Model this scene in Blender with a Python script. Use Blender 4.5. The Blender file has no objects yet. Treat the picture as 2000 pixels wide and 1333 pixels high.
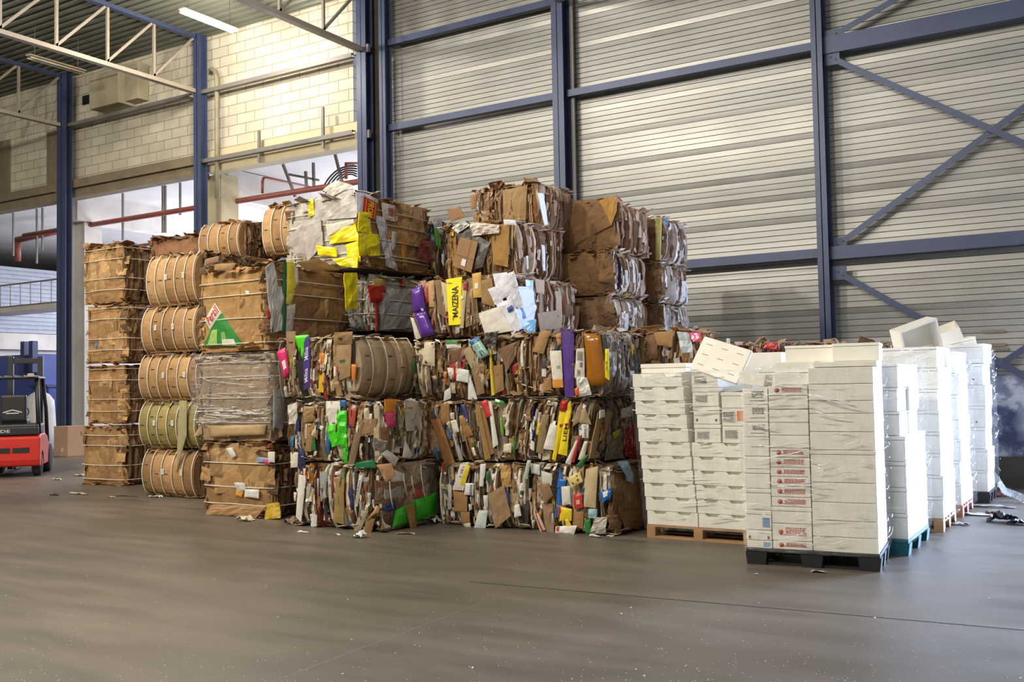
import bpy, bmesh, math, random
from mathutils import Vector, Matrix, noise
scene = bpy.context.scene
COL = scene.collection
rnd = random.Random(7)

# ---------------------------------------------------------------- camera model
CF, CYAW, CPIT, CROLL, CH = 1927.17, .55055962, .0443203, -.0180819, 1.72
FW = Vector((-math.sin(CYAW)*math.cos(CPIT), math.cos(CYAW)*math.cos(CPIT), math.sin(CPIT)))
_r0 = Vector((math.cos(CYAW), math.sin(CYAW), 0)); _u0 = _r0.cross(FW)
CR = _r0*math.cos(CROLL) + _u0*math.sin(CROLL)
CU = _u0*math.cos(CROLL) - _r0*math.sin(CROLL)
CC = Vector((0, 0, CH))
def ray(u, v): return CR*((u-1000)/CF) + CU*((666.5-v)/CF) + FW
def onY(u, v, Y): d = ray(u, v); return CC + d*(Y/d.y)
def onX(u, v, X): d = ray(u, v); return CC + d*(X/d.x)
def onZ(u, v, Z=0.0): d = ray(u, v); return CC + d*((Z-CH)/d.z)
def on_plane(u, v, P, N): d = ray(u, v); return CC + d*((P-CC).dot(N)/d.dot(N))

cam = bpy.data.cameras.new('camera'); cam.sensor_width = 36; cam.lens = 36*CF/2000
cam.clip_end = 300
camo = bpy.data.objects.new('camera', cam); COL.objects.link(camo)
camo.matrix_world = Matrix(((CR.x, CU.x, -FW.x, CC.x), (CR.y, CU.y, -FW.y, CC.y), (CR.z, CU.z, -FW.z, CC.z), (0, 0, 0, 1)))
scene.camera = camo

# ---------------------------------------------------------------- colours / materials
def lin1(c): return c/12.92 if c <= .04045 else ((c+.055)/1.055)**2.4
def hx(h):
    h = h.lstrip('#'); return tuple(lin1(int(h[i:i+2], 16)/255) for i in (0, 2, 4))
def jit(c, a=.12, r=rnd):
    k = 1 + r.uniform(-a, a); return tuple(min(1, max(0, x*k*(1+r.uniform(-.03, .03)))) for x in c)

class NT:
    def __init__(s, name):
        s.m = bpy.data.materials.new(name); s.m.use_nodes = True
        s.t = s.m.node_tree; s.b = s.t.nodes['Principled BSDF']; s.out = s.t.nodes['Material Output']
    def n(s, typ, **kw):
        x = s.t.nodes.new(typ)
        for k, v in kw.items():
            if k in x.inputs: x.inputs[k].default_value = v
            else: setattr(x, k, v)
        return x
    def l(s, a, b): s.t.links.new(a, b)
    def coord(s, scale=(1, 1, 1), kind='Object'):
        tc = s.n('ShaderNodeTexCoord'); mp = s.n('ShaderNodeMapping'); mp.inputs['Scale'].default_value = scale
        s.l(tc.outputs[kind], mp.inputs['Vector']); return mp.outputs['Vector']
    def noise(s, vec, scale, detail=4, rough=.55):
        x = s.n('ShaderNodeTexNoise'); x.inputs['Scale'].default_value = scale
        x.inputs['Detail'].default_value = detail; x.inputs['Roughness'].default_value = rough
        s.l(vec, x.inputs['Vector']); return x.outputs['Fac']
    def ramp(s, fac, stops):
        x = s.n('ShaderNodeValToRGB'); e = x.color_ramp.elements
        while len(e) < len(stops): e.new(.5)
        for i, (p, c) in enumerate(stops):
            e[i].position = p; e[i].color = (*c, 1) if len(c) == 3 else c
        s.l(fac, x.inputs['Fac']); return x.outputs['Color']
    def mix(s, a, b, fac, mode='MIX'):
        x = s.n('ShaderNodeMix'); x.data_type = 'RGBA'; x.blend_type = mode
        for val, i in ((fac, 0), (a, 6), (b, 7)):
            if hasattr(val, 'links') or hasattr(val, 'is_linked'): s.l(val, x.inputs[i])
            else: x.inputs[i].default_value = val if i == 0 else (*val, 1)
        return x.outputs[2]
    def bump(s, h, strength=.3, dist=.02, normal=None):
        x = s.n('ShaderNodeBump'); x.inputs['Strength'].default_value = strength; x.inputs['Distance'].default_value = dist
        s.l(h, x.inputs['Height'])
        if normal is not None: s.l(normal, x.inputs['Normal'])
        return x.outputs['Normal']

def flat_mat(name, c, rough=.6, metal=0, var=.12, nscale=3., bump=0, emit=None, estr=0):
    k = NT(name)
    if emit:
        k.b.inputs['Emission Color'].default_value = (*emit, 1); k.b.inputs['Emission Strength'].default_value = estr
    v = k.coord()
    f = k.noise(v, nscale)
    c0 = tuple(x*(1-var*1.5) for x in c); c1 = tuple(min(1, x*(1+var)) for x in c)
    k.l(k.ramp(f, [(.3, c0), (.7, c1)]), k.b.inputs['Base Color'])
    k.b.inputs['Roughness'].default_value = rough; k.b.inputs['Metallic'].default_value = metal
    if bump: k.l(k.bump(k.noise(v, nscale*12, 3), bump, .01), k.b.inputs['Normal'])
    return k.m

# sheets: every sheet carries its own colour; alpha holds the roughness
k = NT('pressed_sheets'); a = k.n('ShaderNodeAttribute', attribute_name='Col')
v = k.coord()
f = k.noise(v, 9, 5, .65)
g = k.ramp(f, [(.25, (.72, .70, .68)), (.6, (1.04, 1.03, 1.0))])
k.l(k.mix(a.outputs['Color'], g, 1.0, 'MULTIPLY'), k.b.inputs['Base Color'])
k.l(a.outputs['Alpha'], k.b.inputs['Roughness'])
k.l(k.bump(k.noise(v, 26, 4), .28, .02), k.b.inputs['Normal'])
SHEET = k.m
k = NT('printed_sheet'); a = k.n('ShaderNodeAttribute', attribute_name='Col')
v = k.coord(); f = k.noise(v, 14, 4)
k.l(k.mix(a.outputs['Color'], k.ramp(f, [(.3, (.86, .85, .84)), (.65, (1, 1, 1))]), 1.0, 'MULTIPLY'), k.b.inputs['Base Color'])
k.l(a.outputs['Alpha'], k.b.inputs['Roughness'])
k.l(k.bump(k.noise(v, 18, 3), .15, .02), k.b.inputs['Normal'])
PRINT = k.m

STRAP = flat_mat('strap_plastic', hx('d9d2c0'), .45, var=.05)
INK = {}
def ink(c):
    if c not in INK: INK[c] = flat_mat('ink_'+c, hx(c), .6, var=.04)
    return INK[c]

def film_mat(name, base=.10, streak=.45, milky=.10, sc=(9, 9, 2.2)):
    k = NT(name); k.t.nodes.remove(k.b)
    v = k.coord(sc)
    n1 = k.noise(v, 2.2, 5, .6)
    n2 = k.noise(k.coord((3, 3, 26)), 2.0, 3)
    bm = k.bump(n1, 1.0, .07); bm = k.bump(n2, 1.0, .08, bm)
    tr = k.n('ShaderNodeBsdfTransparent'); gl = k.n('ShaderNodeBsdfGlossy'); gl.inputs['Roughness'].default_value = .08
    k.l(bm, gl.inputs['Normal'])
    df = k.n('ShaderNodeBsdfDiffuse'); df.inputs['Color'].default_value = (.86, .87, .88, 1); k.l(bm, df.inputs['Normal'])
    m1 = k.n('ShaderNodeMixShader')
    rr = k.ramp(n1, [(.42, (milky*.35,)*3), (.72, (milky*2.2,)*3)]); k.l(rr, m1.inputs[0])
    k.l(tr.outputs[0], m1.inputs[1]); k.l(df.outputs[0], m1.inputs[2])
    m2 = k.n('ShaderNodeMixShader')
    r2 = k.ramp(n2, [(.48, (base,)*3), (.64, (streak,)*3)]); k.l(r2, m2.inputs[0])
    k.l(m1.outputs[0], m2.inputs[1]); k.l(gl.outputs[0], m2.inputs[2])
    k.l(m2.outputs[0], k.out.inputs['Surface'])
    return k.m
FILM = film_mat('stretch_film_plastic', .03, .10, .05)
k = NT('film_fold_plastic'); k.b.inputs['Base Color'].default_value = (.86, .86, .86, 1); k.b.inputs['Roughness'].default_value = .14; k.b.inputs['Specular IOR Level'].default_value = .9; k.b.inputs['Coat Weight'].default_value = .6; k.b.inputs['Coat Roughness'].default_value = .08
FOLD = k.m
FILM_T = film_mat('bale_film_plastic', .05, .14, .13, (5, 5, 14))

# ---------------------------------------------------------------- mesh builder
class MB:
    def __init__(s): s.v = []; s.f = []; s.c = []; s.sm = []
    def add(s, vs, fs, c=None, rough=.8, smooth=False):
        b = len(s.v); s.v.extend(tuple(p) for p in vs)
        col = (*(c or (.5, .5, .5)), rough)
        for f in fs:
            s.f.append(tuple(b+i for i in f)); s.c.append(col); s.sm.append(smooth)
    def box(s, c, sz, M=None, col=None, rough=.8):
        x, y, z = (d/2 for d in sz); c = Vector(c)
        vs = [Vector((sx*x, sy*y, sz_*z)) for sz_ in (-1, 1) for sy in (-1, 1) for sx in (-1, 1)]
        if M is not None: vs = [M @ p for p in vs]
        s.add([p+c for p in vs], [(0, 2, 3, 1), (4, 5, 7, 6), (0, 1, 5, 4), (2, 6, 7, 3), (0, 4, 6, 2), (1, 3, 7, 5)], col, rough)
    def bar(s, a, b, w, h, up=Vector((0, 0, 1)), col=None, rough=.8):
        a = Vector(a); b = Vector(b); d = (b-a).normalized()
        if abs(d.dot(up)) > .99: up = Vector((0, 1, 0))
        r = d.cross(up).normalized(); u = r.cross(d)
        vs = []
        for p in (a, b):
            for sx, sy in ((-1, -1), (1, -1), (1, 1), (-1, 1)): vs.append(p + r*(sx*w/2) + u*(sy*h/2))
        s.add(vs, [(3, 2, 1, 0), (4, 5, 6, 7), (0, 1, 5, 4), (1, 2, 6, 5), (2, 3, 7, 6), (3, 0, 4, 7)], col, rough)
    def extrude(s, prof, a, b, X, Y, col=None, rough=.8, smooth=False):
        """closed 2-D profile (in axes X, Y) swept from a to b"""
        a = Vector(a); b = Vector(b); n = len(prof)
        vs = [p + X*x + Y*y for p in (a, b) for x, y in prof]
        fs = [(i, (i+1) % n, n+(i+1) % n, n+i) for i in range(n)]
        fs += [tuple(range(n-1, -1, -1)), tuple(range(n, 2*n))]
        s.add(vs, fs, col, rough, smooth)
    def tube(s, pts, r, n=6, col=None, rough=.6, closed=False, smooth=True, rx=None):
        pts = [Vector(p) for p in pts]; m = len(pts); vs = []
        prev = None
        for i, p in enumerate(pts):
            if closed: d = pts[(i+1) % m]-pts[i-1]
            else: d = pts[min(i+1, m-1)]-pts[max(i-1, 0)]
            d.normalize()
            up = Vector((0, 0, 1)) if abs(d.z) < .9 else Vector((1, 0, 0))
            if prev is not None and prev.cross(d).length > .05: up = prev
            x = d.cross(up).normalized(); y = x.cross(d).normalized(); prev = y
            for j in range(n):
                t = 2*math.pi*j/n; vs.append(p + x*(r*math.cos(t)) + y*((rx or r)*math.sin(t)))
        fs = []
        for i in range(m if closed else m-1):
            for j in range(n):
                a = i*n+j; b = i*n+(j+1) % n; c = ((i+1) % m)*n+(j+1) % n; d = ((i+1) % m)*n+j
                fs.append((a, b, c, d))
        if not closed: fs += [tuple(range(n-1, -1, -1)), tuple(range((m-1)*n, m*n))]
        s.add(vs, fs, col, rough, smooth)
    def lathe(s, prof, c, axis='Z', n=20, col=None, rough=.6, smooth=True):
        vs = []; c = Vector(c)
        for r, h in prof:
            for j in range(n):
                t = 2*math.pi*j/n; x, y = r*math.cos(t), r*math.sin(t)
                vs.append(c + (Vector((x, y, h)) if axis == 'Z' else Vector((h, x, y)) if axis == 'X' else Vector((x, h, y))))
        fs = [(i*n+j, i*n+(j+1) % n, (i+1)*n+(j+1) % n, (i+1)*n+j) for i in range(len(prof)-1) for j in range(n)]
        fs += [tuple(range(n-1, -1, -1)), tuple(range((len(prof)-1)*n, len(prof)*n))]
        s.add(vs, fs, col, rough, smooth)
    def mesh(s, name, mat):
        me = bpy.data.meshes.new(name); me.from_pydata(s.v, [], s.f)
        at = me.color_attributes.new('Col', 'FLOAT_COLOR', 'CORNER')
        buf = []
        for f, c in zip(s.f, s.c): buf.extend(c*len(f))
        at.data.foreach_set('color', buf)
        me.polygons.foreach_set('use_smooth', s.sm)
        me.materials.append(mat); me.update(); return me
    def build(s, name, mat, parent=None, loc=None):
        o = bpy.data.objects.new(name, s.mesh(name, mat)); COL.objects.link(o)
        if parent is not None: o.parent = parent
        if loc is not None: o.location = loc
        return o

def tag(o, label=None, cat=None, group=None, kind=None):
    if label: o['label'] = label
    if cat: o['category'] = cat
    if group: o['group'] = group
    if kind: o['kind'] = kind
    return o
def empty(name, loc, rz=0, label=None, cat=None, group=None):
    o = bpy.data.objects.new(name, None); COL.objects.link(o); o.empty_display_size = .1
    o.location = loc; o.rotation_euler = (0, 0, rz); tag(o, label, cat, group); return o
def struct(name, mb, mat):
    o = mb.build(name, mat); o['kind'] = 'structure'; return o
def thing(name, mb, mat, label, cat, group=None, loc=None):
    return tag(mb.build(name, mat, loc=loc), label, cat, group)

_txt = {}
def text_mesh(body, bold=0.0):
    """(vertices normalised to 0..1 x 0..1, faces, aspect)"""
    if (body, bold) in _txt: return _txt[body, bold]
    cu = bpy.data.curves.new('lettering', 'FONT'); cu.body = body; cu.resolution_u = 2; cu.offset = bold
    ob = bpy.data.objects.new('lettering', cu); COL.objects.link(ob)
    dg = bpy.context.evaluated_depsgraph_get(); me = ob.evaluated_get(dg).to_mesh()
    vs = [p.co.copy() for p in me.vertices]; fs = [tuple(p.vertices) for p in me.polygons]
    ob.evaluated_get(dg).to_mesh_clear(); bpy.data.objects.remove(ob); bpy.data.curves.remove(cu)
    x0 = min(p.x for p in vs); x1 = max(p.x for p in vs); y0 = min(p.y for p in vs); y1 = max(p.y for p in vs)
    out = ([((p.x-x0)/(x1-x0), (p.y-y0)/(y1-y0)) for p in vs], fs, (x1-x0)/(y1-y0))
    _txt[body, bold] = out; return out
# ---------------------------------------------------------------- setting
# floor
k = NT('concrete_floor'); v = k.coord()
n1 = k.noise(v, .35, 5, .6); n2 = k.noise(k.coord((.5, 2.6, 1)), 1.1, 5, .65); n3 = k.noise(v, 60, 3)
c = k.ramp(n1, [(.3, hx('554d44')), (.7, hx('6f665b'))])
c2 = k.ramp(n2, [(.3, (.70, .69, .67)), (.7, (1.12, 1.1, 1.08))])
c = k.mix(c, c2, 1.0, 'MULTIPLY')
c = k.mix(c, k.ramp(n3, [(.35, (.88,)*3), (.65, (1.08,)*3)]), 1.0, 'MULTIPLY')
k.l(c, k.b.inputs['Base Color'])
k.l(k.ramp(n2, [(.3, (.40,)*3), (.75, (.58,)*3)]), k.b.inputs['Roughness'])
k.l(k.bump(n3, .08, .01), k.b.inputs['Normal'])
FLOOR = k.m
mb = MB(); mb.box((-18, 8, -.1), (60, 56, .2)); struct('floor', mb, FLOOR)
# joints in the slab
DARK = flat_mat('joint_filler', hx('2c2926'), .8)
PALE = flat_mat('dust_line', hx('7d766c'), .9)
mb = MB()
a, b = onZ(1235, 1165), onZ(2050, 1236)
d = (b-a).normalized(); mb.bar(a-d*1.5, b+d*6, .012, .004); struct('trim_1', mb, DARK)
mb = MB(); a, b = onZ(530, 1333), onZ(1115, 1113); d = (b-a).normalized()
mb.bar(a-d*3, b+d*0.4, .005, .002)
a2 = onZ(1255, 1060); mb.bar(b+d*.9, b+d*1.6, .005, .002); struct('trim_2', mb, PALE)

# ribbed metal wall liner
k = NT('liner_panel'); v = k.coord((.10, 1, 1.2))
n1 = k.noise(v, 1.6, 4, .55); n2 = k.noise(k.coord((.6, 1, .6)), 1.3, 4)
c = k.ramp(n1, [(.25, hx('8f8e8a')), (.7, hx('a8a6a1'))])
c = k.mix(c, k.ramp(n2, [(.25, (.80, .79, .77)), (.6, (1, 1, 1))]), 1.0, 'MULTIPLY')
k.l(c, k.b.inputs['Base Color']); k.b.inputs['Metallic'].default_value = .45
k.l(k.ramp(n2, [(.3, (.36,)*3), (.7, (.48,)*3)]), k.b.inputs['Roughness'])
k.l(k.bump(n1, .10, .05), k.b.inputs['Normal'])
LINER = k.m
SEAM = flat_mat('panel_seam', hx('3f3b36'), .8)
WY = 17.55
def ribbed(mb, x0, x1, z0, z1, y, pitch=.105, seed=3, facing=-1):
    r = random.Random(seed); z = z0; prev = None; cassette = 0; tilt = 0
    xs = [x0, x1]; prof = []
    while z < z1-.02:
        if cassette <= 0: cassette = r.choice((4, 5, 6)); tilt = r.uniform(-.0032, .0032); 
        t = tilt + r.uniform(-.0007, .0007)
        if cassette == 1: t -= r.choice((0, .006))
        h = min(pitch, z1-z)
        prof += [(z, y + .03), (z+.009, y+.03), (z+.011, y - t), (z+h*.5, y), (z+h-.002, y + t), (z+h, y+.03)]
        z += h; cassette -= 1
    vs = []
    for (zz, yy) in prof: vs += [(x0, yy, zz), (x1, yy, zz)]
    mb.add(vs, [(2*i+1, 2*i, 2*i+2, 2*i+3) for i in range(len(prof)-1)])
mb = MB(); ribbed(mb, -14.0, 1.3, 0.0, 11.1, WY); ribbed(mb, 1.3, 6.3, 5.2, 11.1, WY, seed=5); ribbed(mb, 6.3, 9.2, 0, 11.1, WY)
# a loading doorway stands open past the right edge of the picture (x 1.3..6.3, z 0..5.2)
for x0, x1, z0 in ((-14.0, 1.3, 0), (1.3, 6.3, 5.2), (6.3, 9.2, 0)): mb.box(((x0+x1)/2, WY+.12, (z0+11.1)/2), (x1-x0, .16, 11.1-z0))
struct('wall_back', mb, LINER)

# painted block wall above the opening
k = NT('painted_blocks'); tc = k.n('ShaderNodeTexCoord'); sp = k.n('ShaderNodeSeparateXYZ'); cb = k.n('ShaderNodeCombineXYZ')
k.l(tc.outputs['Object'], sp.inputs[0]); k.l(sp.outputs['X'], cb.inputs['X']); k.l(sp.outputs['Z'], cb.inputs['Y'])
br = k.n('ShaderNodeTexBrick'); br.inputs['Scale'].default_value = 1
for nm, val in (('Brick Width', .62), ('Row Height', .265), ('Mortar Size', .012), ('Mortar Smooth', .2), ('Bias', 0)): br.inputs[nm].default_value = val
br.inputs['Color1'].default_value = (*hx('cfc9b9'), 1); br.inputs['Color2'].default_value = (*hx('c4bdab'), 1); br.inputs['Mortar'].default_value = (*hx('958b72'), 1)
k.l(cb.outputs[0], br.inputs['Vector'])
n1 = k.noise(k.coord(), .8, 5, .6)
k.l(k.mix(br.outputs['Color'], k.ramp(n1, [(.3, (.78, .76, .70)), (.65, (1.02, 1.02, 1))]), 1.0, 'MULTIPLY'), k.b.inputs['Base Color'])
k.b.inputs['Roughness'].default_value = .75
bp = k.bump(br.outputs['Fac'], -.5, .01); bp = k.bump(k.noise(k.coord(), 40, 3), .2, .01, bp); k.l(bp, k.b.inputs['Normal'])
BLOCK = k.m
mb = MB(); mb.box((-30.2, WY+.2, 9.5), (30.3, .3, 3.2)); struct('wall_back_left', mb, BLOCK)
LINTEL = flat_mat('painted_lintel', hx('c2b593'), .7, var=.06, nscale=2, bump=.1)
LINTELD = flat_mat('dark_lintel', hx('7d705b'), .75, var=.15, nscale=2, bump=.1)  # darker tone for the left lintels, boards and unit seams
mb = MB(); mb.box((-17.3, WY+.12, 7.62), (5.3, .36, .56)); struct('trim_3', mb, LINTEL)
mb = MB(); mb.box((-23.1, WY+.06, 7.72), (5.7, .42, .24)); mb.box((-23.1, WY+.14, 7.47), (5.7, .36, .24)); struct('trim_4', mb, LINTELD)
mb = MB(); mb.box((-35.8, WY+.06, 7.72), (19, .42, .24)); mb.box((-35.8, WY+.14, 7.47), (19, .36, .24)); struct('trim_5', mb, LINTELD)
# other walls of the hall
PLAIN = flat_mat('plain_wall', hx('a39d90'), .7, var=.08, nscale=.6)
mb = MB(); mb.box((-47.5, 8, 5.5), (.3, 60, 11.2)); struct('wall_left', mb, PLAIN)
mb = MB(); mb.box((-18, -15.5, 5.5), (60, .3, 11.2)); struct('wall_front', mb, PLAIN)
mb = MB(); mb.box((9.3, 1.1, 5.5), (.3, 33.4, 11.2))
struct('wall_right', mb, PLAIN)
# roof deck, ribs along X
DECK = flat_mat('roof_deck', hx('6e7064'), .55, metal=.2, var=.1, nscale=.7)
mb = MB(); vs = []; y = -15.6; prof = []
while y < 17.8:
    prof += [(y, 11.0), (y+.03, 10.94), (y+.13, 10.94), (y+.16, 11.0)]; y += .25
for yy, zz in prof: vs += [(-47.6, yy, zz), (9.4, yy, zz)]
mb.add(vs, [(2*i, 2*i+1, 2*i+3, 2*i+2) for i in range(len(prof)-1)])
mb.box((-19.1, 1.1, 11.12), (57, 33.6, .1)); struct('ceiling', mb, DECK)

# steelwork
STEEL = flat_mat('blue_steel', hx('3d4764'), .42, metal=.15, var=.10, nscale=1.2)
GSTEEL = flat_mat('grey_steel', hx('7c7772'), .5, metal=.2, var=.10, nscale=1.2)
TSTEEL = flat_mat('truss_steel', hx('9a8f80'), .5, metal=.15, var=.08, nscale=1.2)
def hcol(x0, x1, y0, depth, label, top=10.9, trims=False):
    w = x1-x0; xc = (x0+x1)/2; t = .022
    e = empty('steel_column', (xc, y0, 0), 0, label, 'steel column')
    mb = MB(); mb.box((0, t/2, top/2), (w, t, top)); mb.box((0, depth-t/2, top/2), (w, t, top)); mb.box((0, depth/2, top/2), (.016, depth, top))
    mb.build('profile', STEEL, e)
    mb = MB(); mb.box((0, depth/2, .015), (w+.12, depth+.12, .03)); mb.build('base_plate', STEEL, e)
    if trims:
        for s in (-1, 1):
            mb = MB(); mb.box((s*(w/2+.07), depth*.75, top/2), (.07, .05, top)); mb.build('edge_trim', GSTEEL, e)
    return e
CY = 17.12
def colx(u0, u1, v=300, Y=CY): return onY(u0, v, Y).x, onY(u1, v, Y).x
x0, x1 = colx(111, 128); hcol(x0, x1, CY, .22, 'dark blue steel column beside the white concrete pillar at the opening')
x0, x1 = colx(378, 391); hcol(x0, x1, CY, .24, 'blue steel column between the two openings under the block wall')
x0, x1 = colx(698, 716); hcol(x0, x1, CY, .26, 'grey-blue steel column at the right end of the block wall')
x0, x1 = colx(742, 754); hcol(x0, x1, CY, .24, 'slim grey-blue steel column at the left end of the ribbed wall')
x0, x1 = colx(1081, 1103); hcol(x0, x1, CY, .36, 'blue steel column with pale edge trims rising behind the tallest bales', trims=True)
x0, x1 = colx(1590, 1612); hcol(x0, x1, CY, .32, 'blue steel column joined to the diagonal braces on the ribbed wall')
hcol(.85, 1.09, CY, .42, 'blue steel column past the crossing braces')
# dark strip set in the gap between the twin columns, and their links
mb = MB(); mb.box((-14.42, WY-.02, 5.5), (.62, .1, 11)); struct('trim_6', mb, flat_mat('dark_gap_strip', hx('3a342c'), .8))
for z in (9.42, 7.45):
    mb = MB(); mb.box((-14.42, CY+.06, z), (.42, .08, .18))
    thing('link_beam', mb, GSTEEL, f'short grey link between the twin columns, {"upper" if z > 8 else "lower"} one', 'steel beam')
def girt(x0, x1, z, label, h=.14, mat=STEEL, y=CY+.2):
    mb = MB(); X = Vector((0, 1, 0)); Z = Vector((0, 0, 1))
    mb.extrude([(-.07, -h/2), (.07, -h/2), (.07, -h/2+.012), (-.058, -h/2+.012), (-.058, h/2-.012), (.07, h/2-.012), (.07, h/2), (-.07, h/2)], (x0, y, z), (x1, y, z), X, Z)
    return thing('wall_girt', mb, mat, label, 'steel beam')
girt(-13.85, -9.4, 9.47, 'upper dark girt on the ribbed wall next to the twin columns', mat=STEEL)
girt(-13.85, -9.4, 7.53, 'lower dark girt on the ribbed wall next to the twin columns')
girt(-9.2, -4.28, 7.53, 'dark girt high on the ribbed wall behind the tallest bales')
girt(-9.2, -4.28, 3.9, 'blue girt low on the ribbed wall, left of the braced column', .16)
girt(-4.25, .9, 7.5, 'heavy blue girt above the crossing braces', .30)
girt(-4.25, .9, 3.88, 'heavy blue girt below the crossing braces', .22)
girt(-20.1, -14.8, 9.40, 'thin pale rail across the bright part of the block wall', .10, GSTEEL)
girt(-20.1, -14.8, 7.60, 'thin pale rail along the lintel beside the grey-blue column', .10, GSTEEL)
girt(-25.9, -20.3, 9.40, 'thin grey rail across the stained part of the block wall', .10, GSTEEL)
def brace(a, b, label, dy=.17):
    mb = MB(); a = Vector((a[0], CY+dy, a[1])); b = Vector((b[0], CY+dy, b[1]))
    d = (b-a).normalized(); n = Vector((0, 1, 0)); s = d.cross(n)
    mb.extrude([(-.05, -.006), (.05, -.006), (.05, .05), (.042, .05), (.042, .006), (-.05, .006)], a, b, s, n)
    e = thing('wall_brace', mb, STEEL, label, 'steel brace')
    for p, q in ((a, d), (b, -d)):
        m2 = MB(); m2.box(p+q*.12, (.26, .014, .24)); m2.build('gusset_plate', STEEL, e)
        for k in range(2):
            m3 = MB(); m3.lathe([(.014, -.035), (.014, -.008)], p+q*(.10+.1*k)+Vector((0, 0, .01)), 'Y', 8); m3.build('bolt', GSTEEL, e)
brace((-4.12, 7.33), (.95, 3.98), 'blue diagonal brace falling to the right from the heavy upper girt')
brace((-4.12, 3.97), (.95, 7.30), 'blue diagonal brace rising to the right from the heavy lower girt', .24)
brace((-4.12, 3.6), (.95, .25), 'blue diagonal brace falling behind the white box stacks')
brace((-4.12, .22), (.95, 3.6), 'blue diagonal brace rising from behind the white box stacks', .24)
brace((-4.12, 7.6), (.95, 9.6), 'topmost blue diagonal brace, rising above the heavy upper girt')

def truss(x, label, yend=-13.0, mat=TSTEEL):
    e = empty('roof_truss', (x, 17.1, 9.4), 0, label, 'roof truss')
    L = 17.1-yend
    zb, zt = 0.0, 1.42
    mb = MB(); mb.bar((0, 0, zb), (0, -L, zb), .16, .10); mb.build('bottom_chord', mat, e)
    mb = MB(); mb.bar((0, 0, zt), (0, -L, zt), .16, .10); mb.build('top_chord', STEEL, e)
    i = 0; y = -1.22
    while y > -L:
        mb = MB(); mb.bar((0, y, zb), (0, y, zt), .06, .06); mb.build('upright', mat, e)
        mb = MB(); mb.bar((0, y-.04, zb+.05), (0, min(y+1.24, -.02), zt-.05), .06, .06); mb.build('diagonal', mat, e)
        y -= 1.31
truss(-25.6, 'darkest roof truss meeting the dark blue column at the far left')
truss(-19.95, 'pale lit roof truss just before the glowing tube lamp')
truss(-14.4, 'dark roof truss meeting the twin grey-blue columns')
truss(-9.2, 'roof truss above the tallest bales'); truss(-4.25, 'roof truss above the braced column')
mb = MB()
for yy in (3.0, 8.0, 13.0): mb.bar((-31, yy, 10.87), (9, yy, 10.87), .10, .14)
# light fixtures
HOUS = flat_mat('lamp_housing', hx('b5a78c'), .5, var=.06)
TUBE = flat_mat('lamp_tube', (1, 1, 1), .4, emit=(1, .93, .80), estr=38)
TUBEOFF = flat_mat('lamp_tube_off', hx('b9b09b'), .4)
WARM = (1, .93, .82)
def lamp(x, y, label, lit=True, power=260, z=10.06):
    e = empty('tube_lamp', (x, y, z), 0, label, 'lamp')
    mb = MB(); X = Vector((1, 0, 0)); Z = Vector((0, 0, 1))
    mb.extrude([(-.09, 0), (-.10, -.02), (-.09, -.03), (.09, -.03), (.10, -.02), (.09, 0)], (0, -.78, .06), (0, .78, .06), X, Z); mb.build('housing', HOUS, e)
    for s in (-1, 1):
        mb = MB(); mb.tube([(s*.07, -.75, -.02), (s*.07, .75, -.02)], .022, 8); mb.build('tube', TUBE if lit else TUBEOFF, e)
        mb = MB(); mb.tube([(0, s*.6, .06), (0, s*.6, .84)], .008, 5); mb.build('hanger', GSTEEL, e)
    if lit:
        L = bpy.data.lights.new('tube_light', 'POINT'); L.energy = power; L.color = WARM; L.shadow_soft_size = .22
        lo = bpy.data.objects.new('tube_light', L); COL.objects.link(lo); lo.parent = e; lo.location = (0, 0, -.30)
    return e
lamp(-17.2, 15.2, 'glowing tube lamp hanging under the roof before the block wall', True, 400)
lamp(-22.7, 15.1, 'unlit tube lamp hanging before the stained block wall', False)
# ---------------------------------------------------------------- bales
K1 = [hx(c) for c in ('a98458', '9c784d', 'b38f62', '8f6c44', 'a17c50', '96734c')]          # warm kraft
K2 = [hx(c) for c in ('a88a70', '957660', 'b59a82', '86674f', 'a08067', 'bfa48c', '75593f')]  # pinkish kraft
K3 = [hx(c) for c in ('6d5236', '5d442c', '7b5e40', '523b27', '86684a')]                      # dark kraft
MIXC = [hx(c) for c in ('9c7d58', '8a6c49', 'a98a63', '77593c', 'b59a74', '6a5038', '957450',
        'cfc5b2', 'e4dfd3', 'ddd7ca', 'eae6dc', 'bfb39f', 'a9a296', 'c9b899', '8d877d', '4a3d33', '5b4a3b', '3a322d', 'd8cdb6', '97734c', '7f6547')]
ACC = [hx(c) for c in ('a5352b', '2c3166', '2f7440', 'd3b92a', 'c07a2c', '3c6f9c', '7a2f2a', 'b9b4ae', 'e3dfd6')]
PALE_ = [hx(c) for c in ('cfc6ba', 'b9aaa0', 'd9d4cf', 'a8968a', '9a8271', 'c4bab4', 'e4e2e0')]
GREYS = [hx(c) for c in ('b9b4ac', 'aaa49b', 'c4bfb7', '9d968d', 'b0aaa4')]

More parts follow.
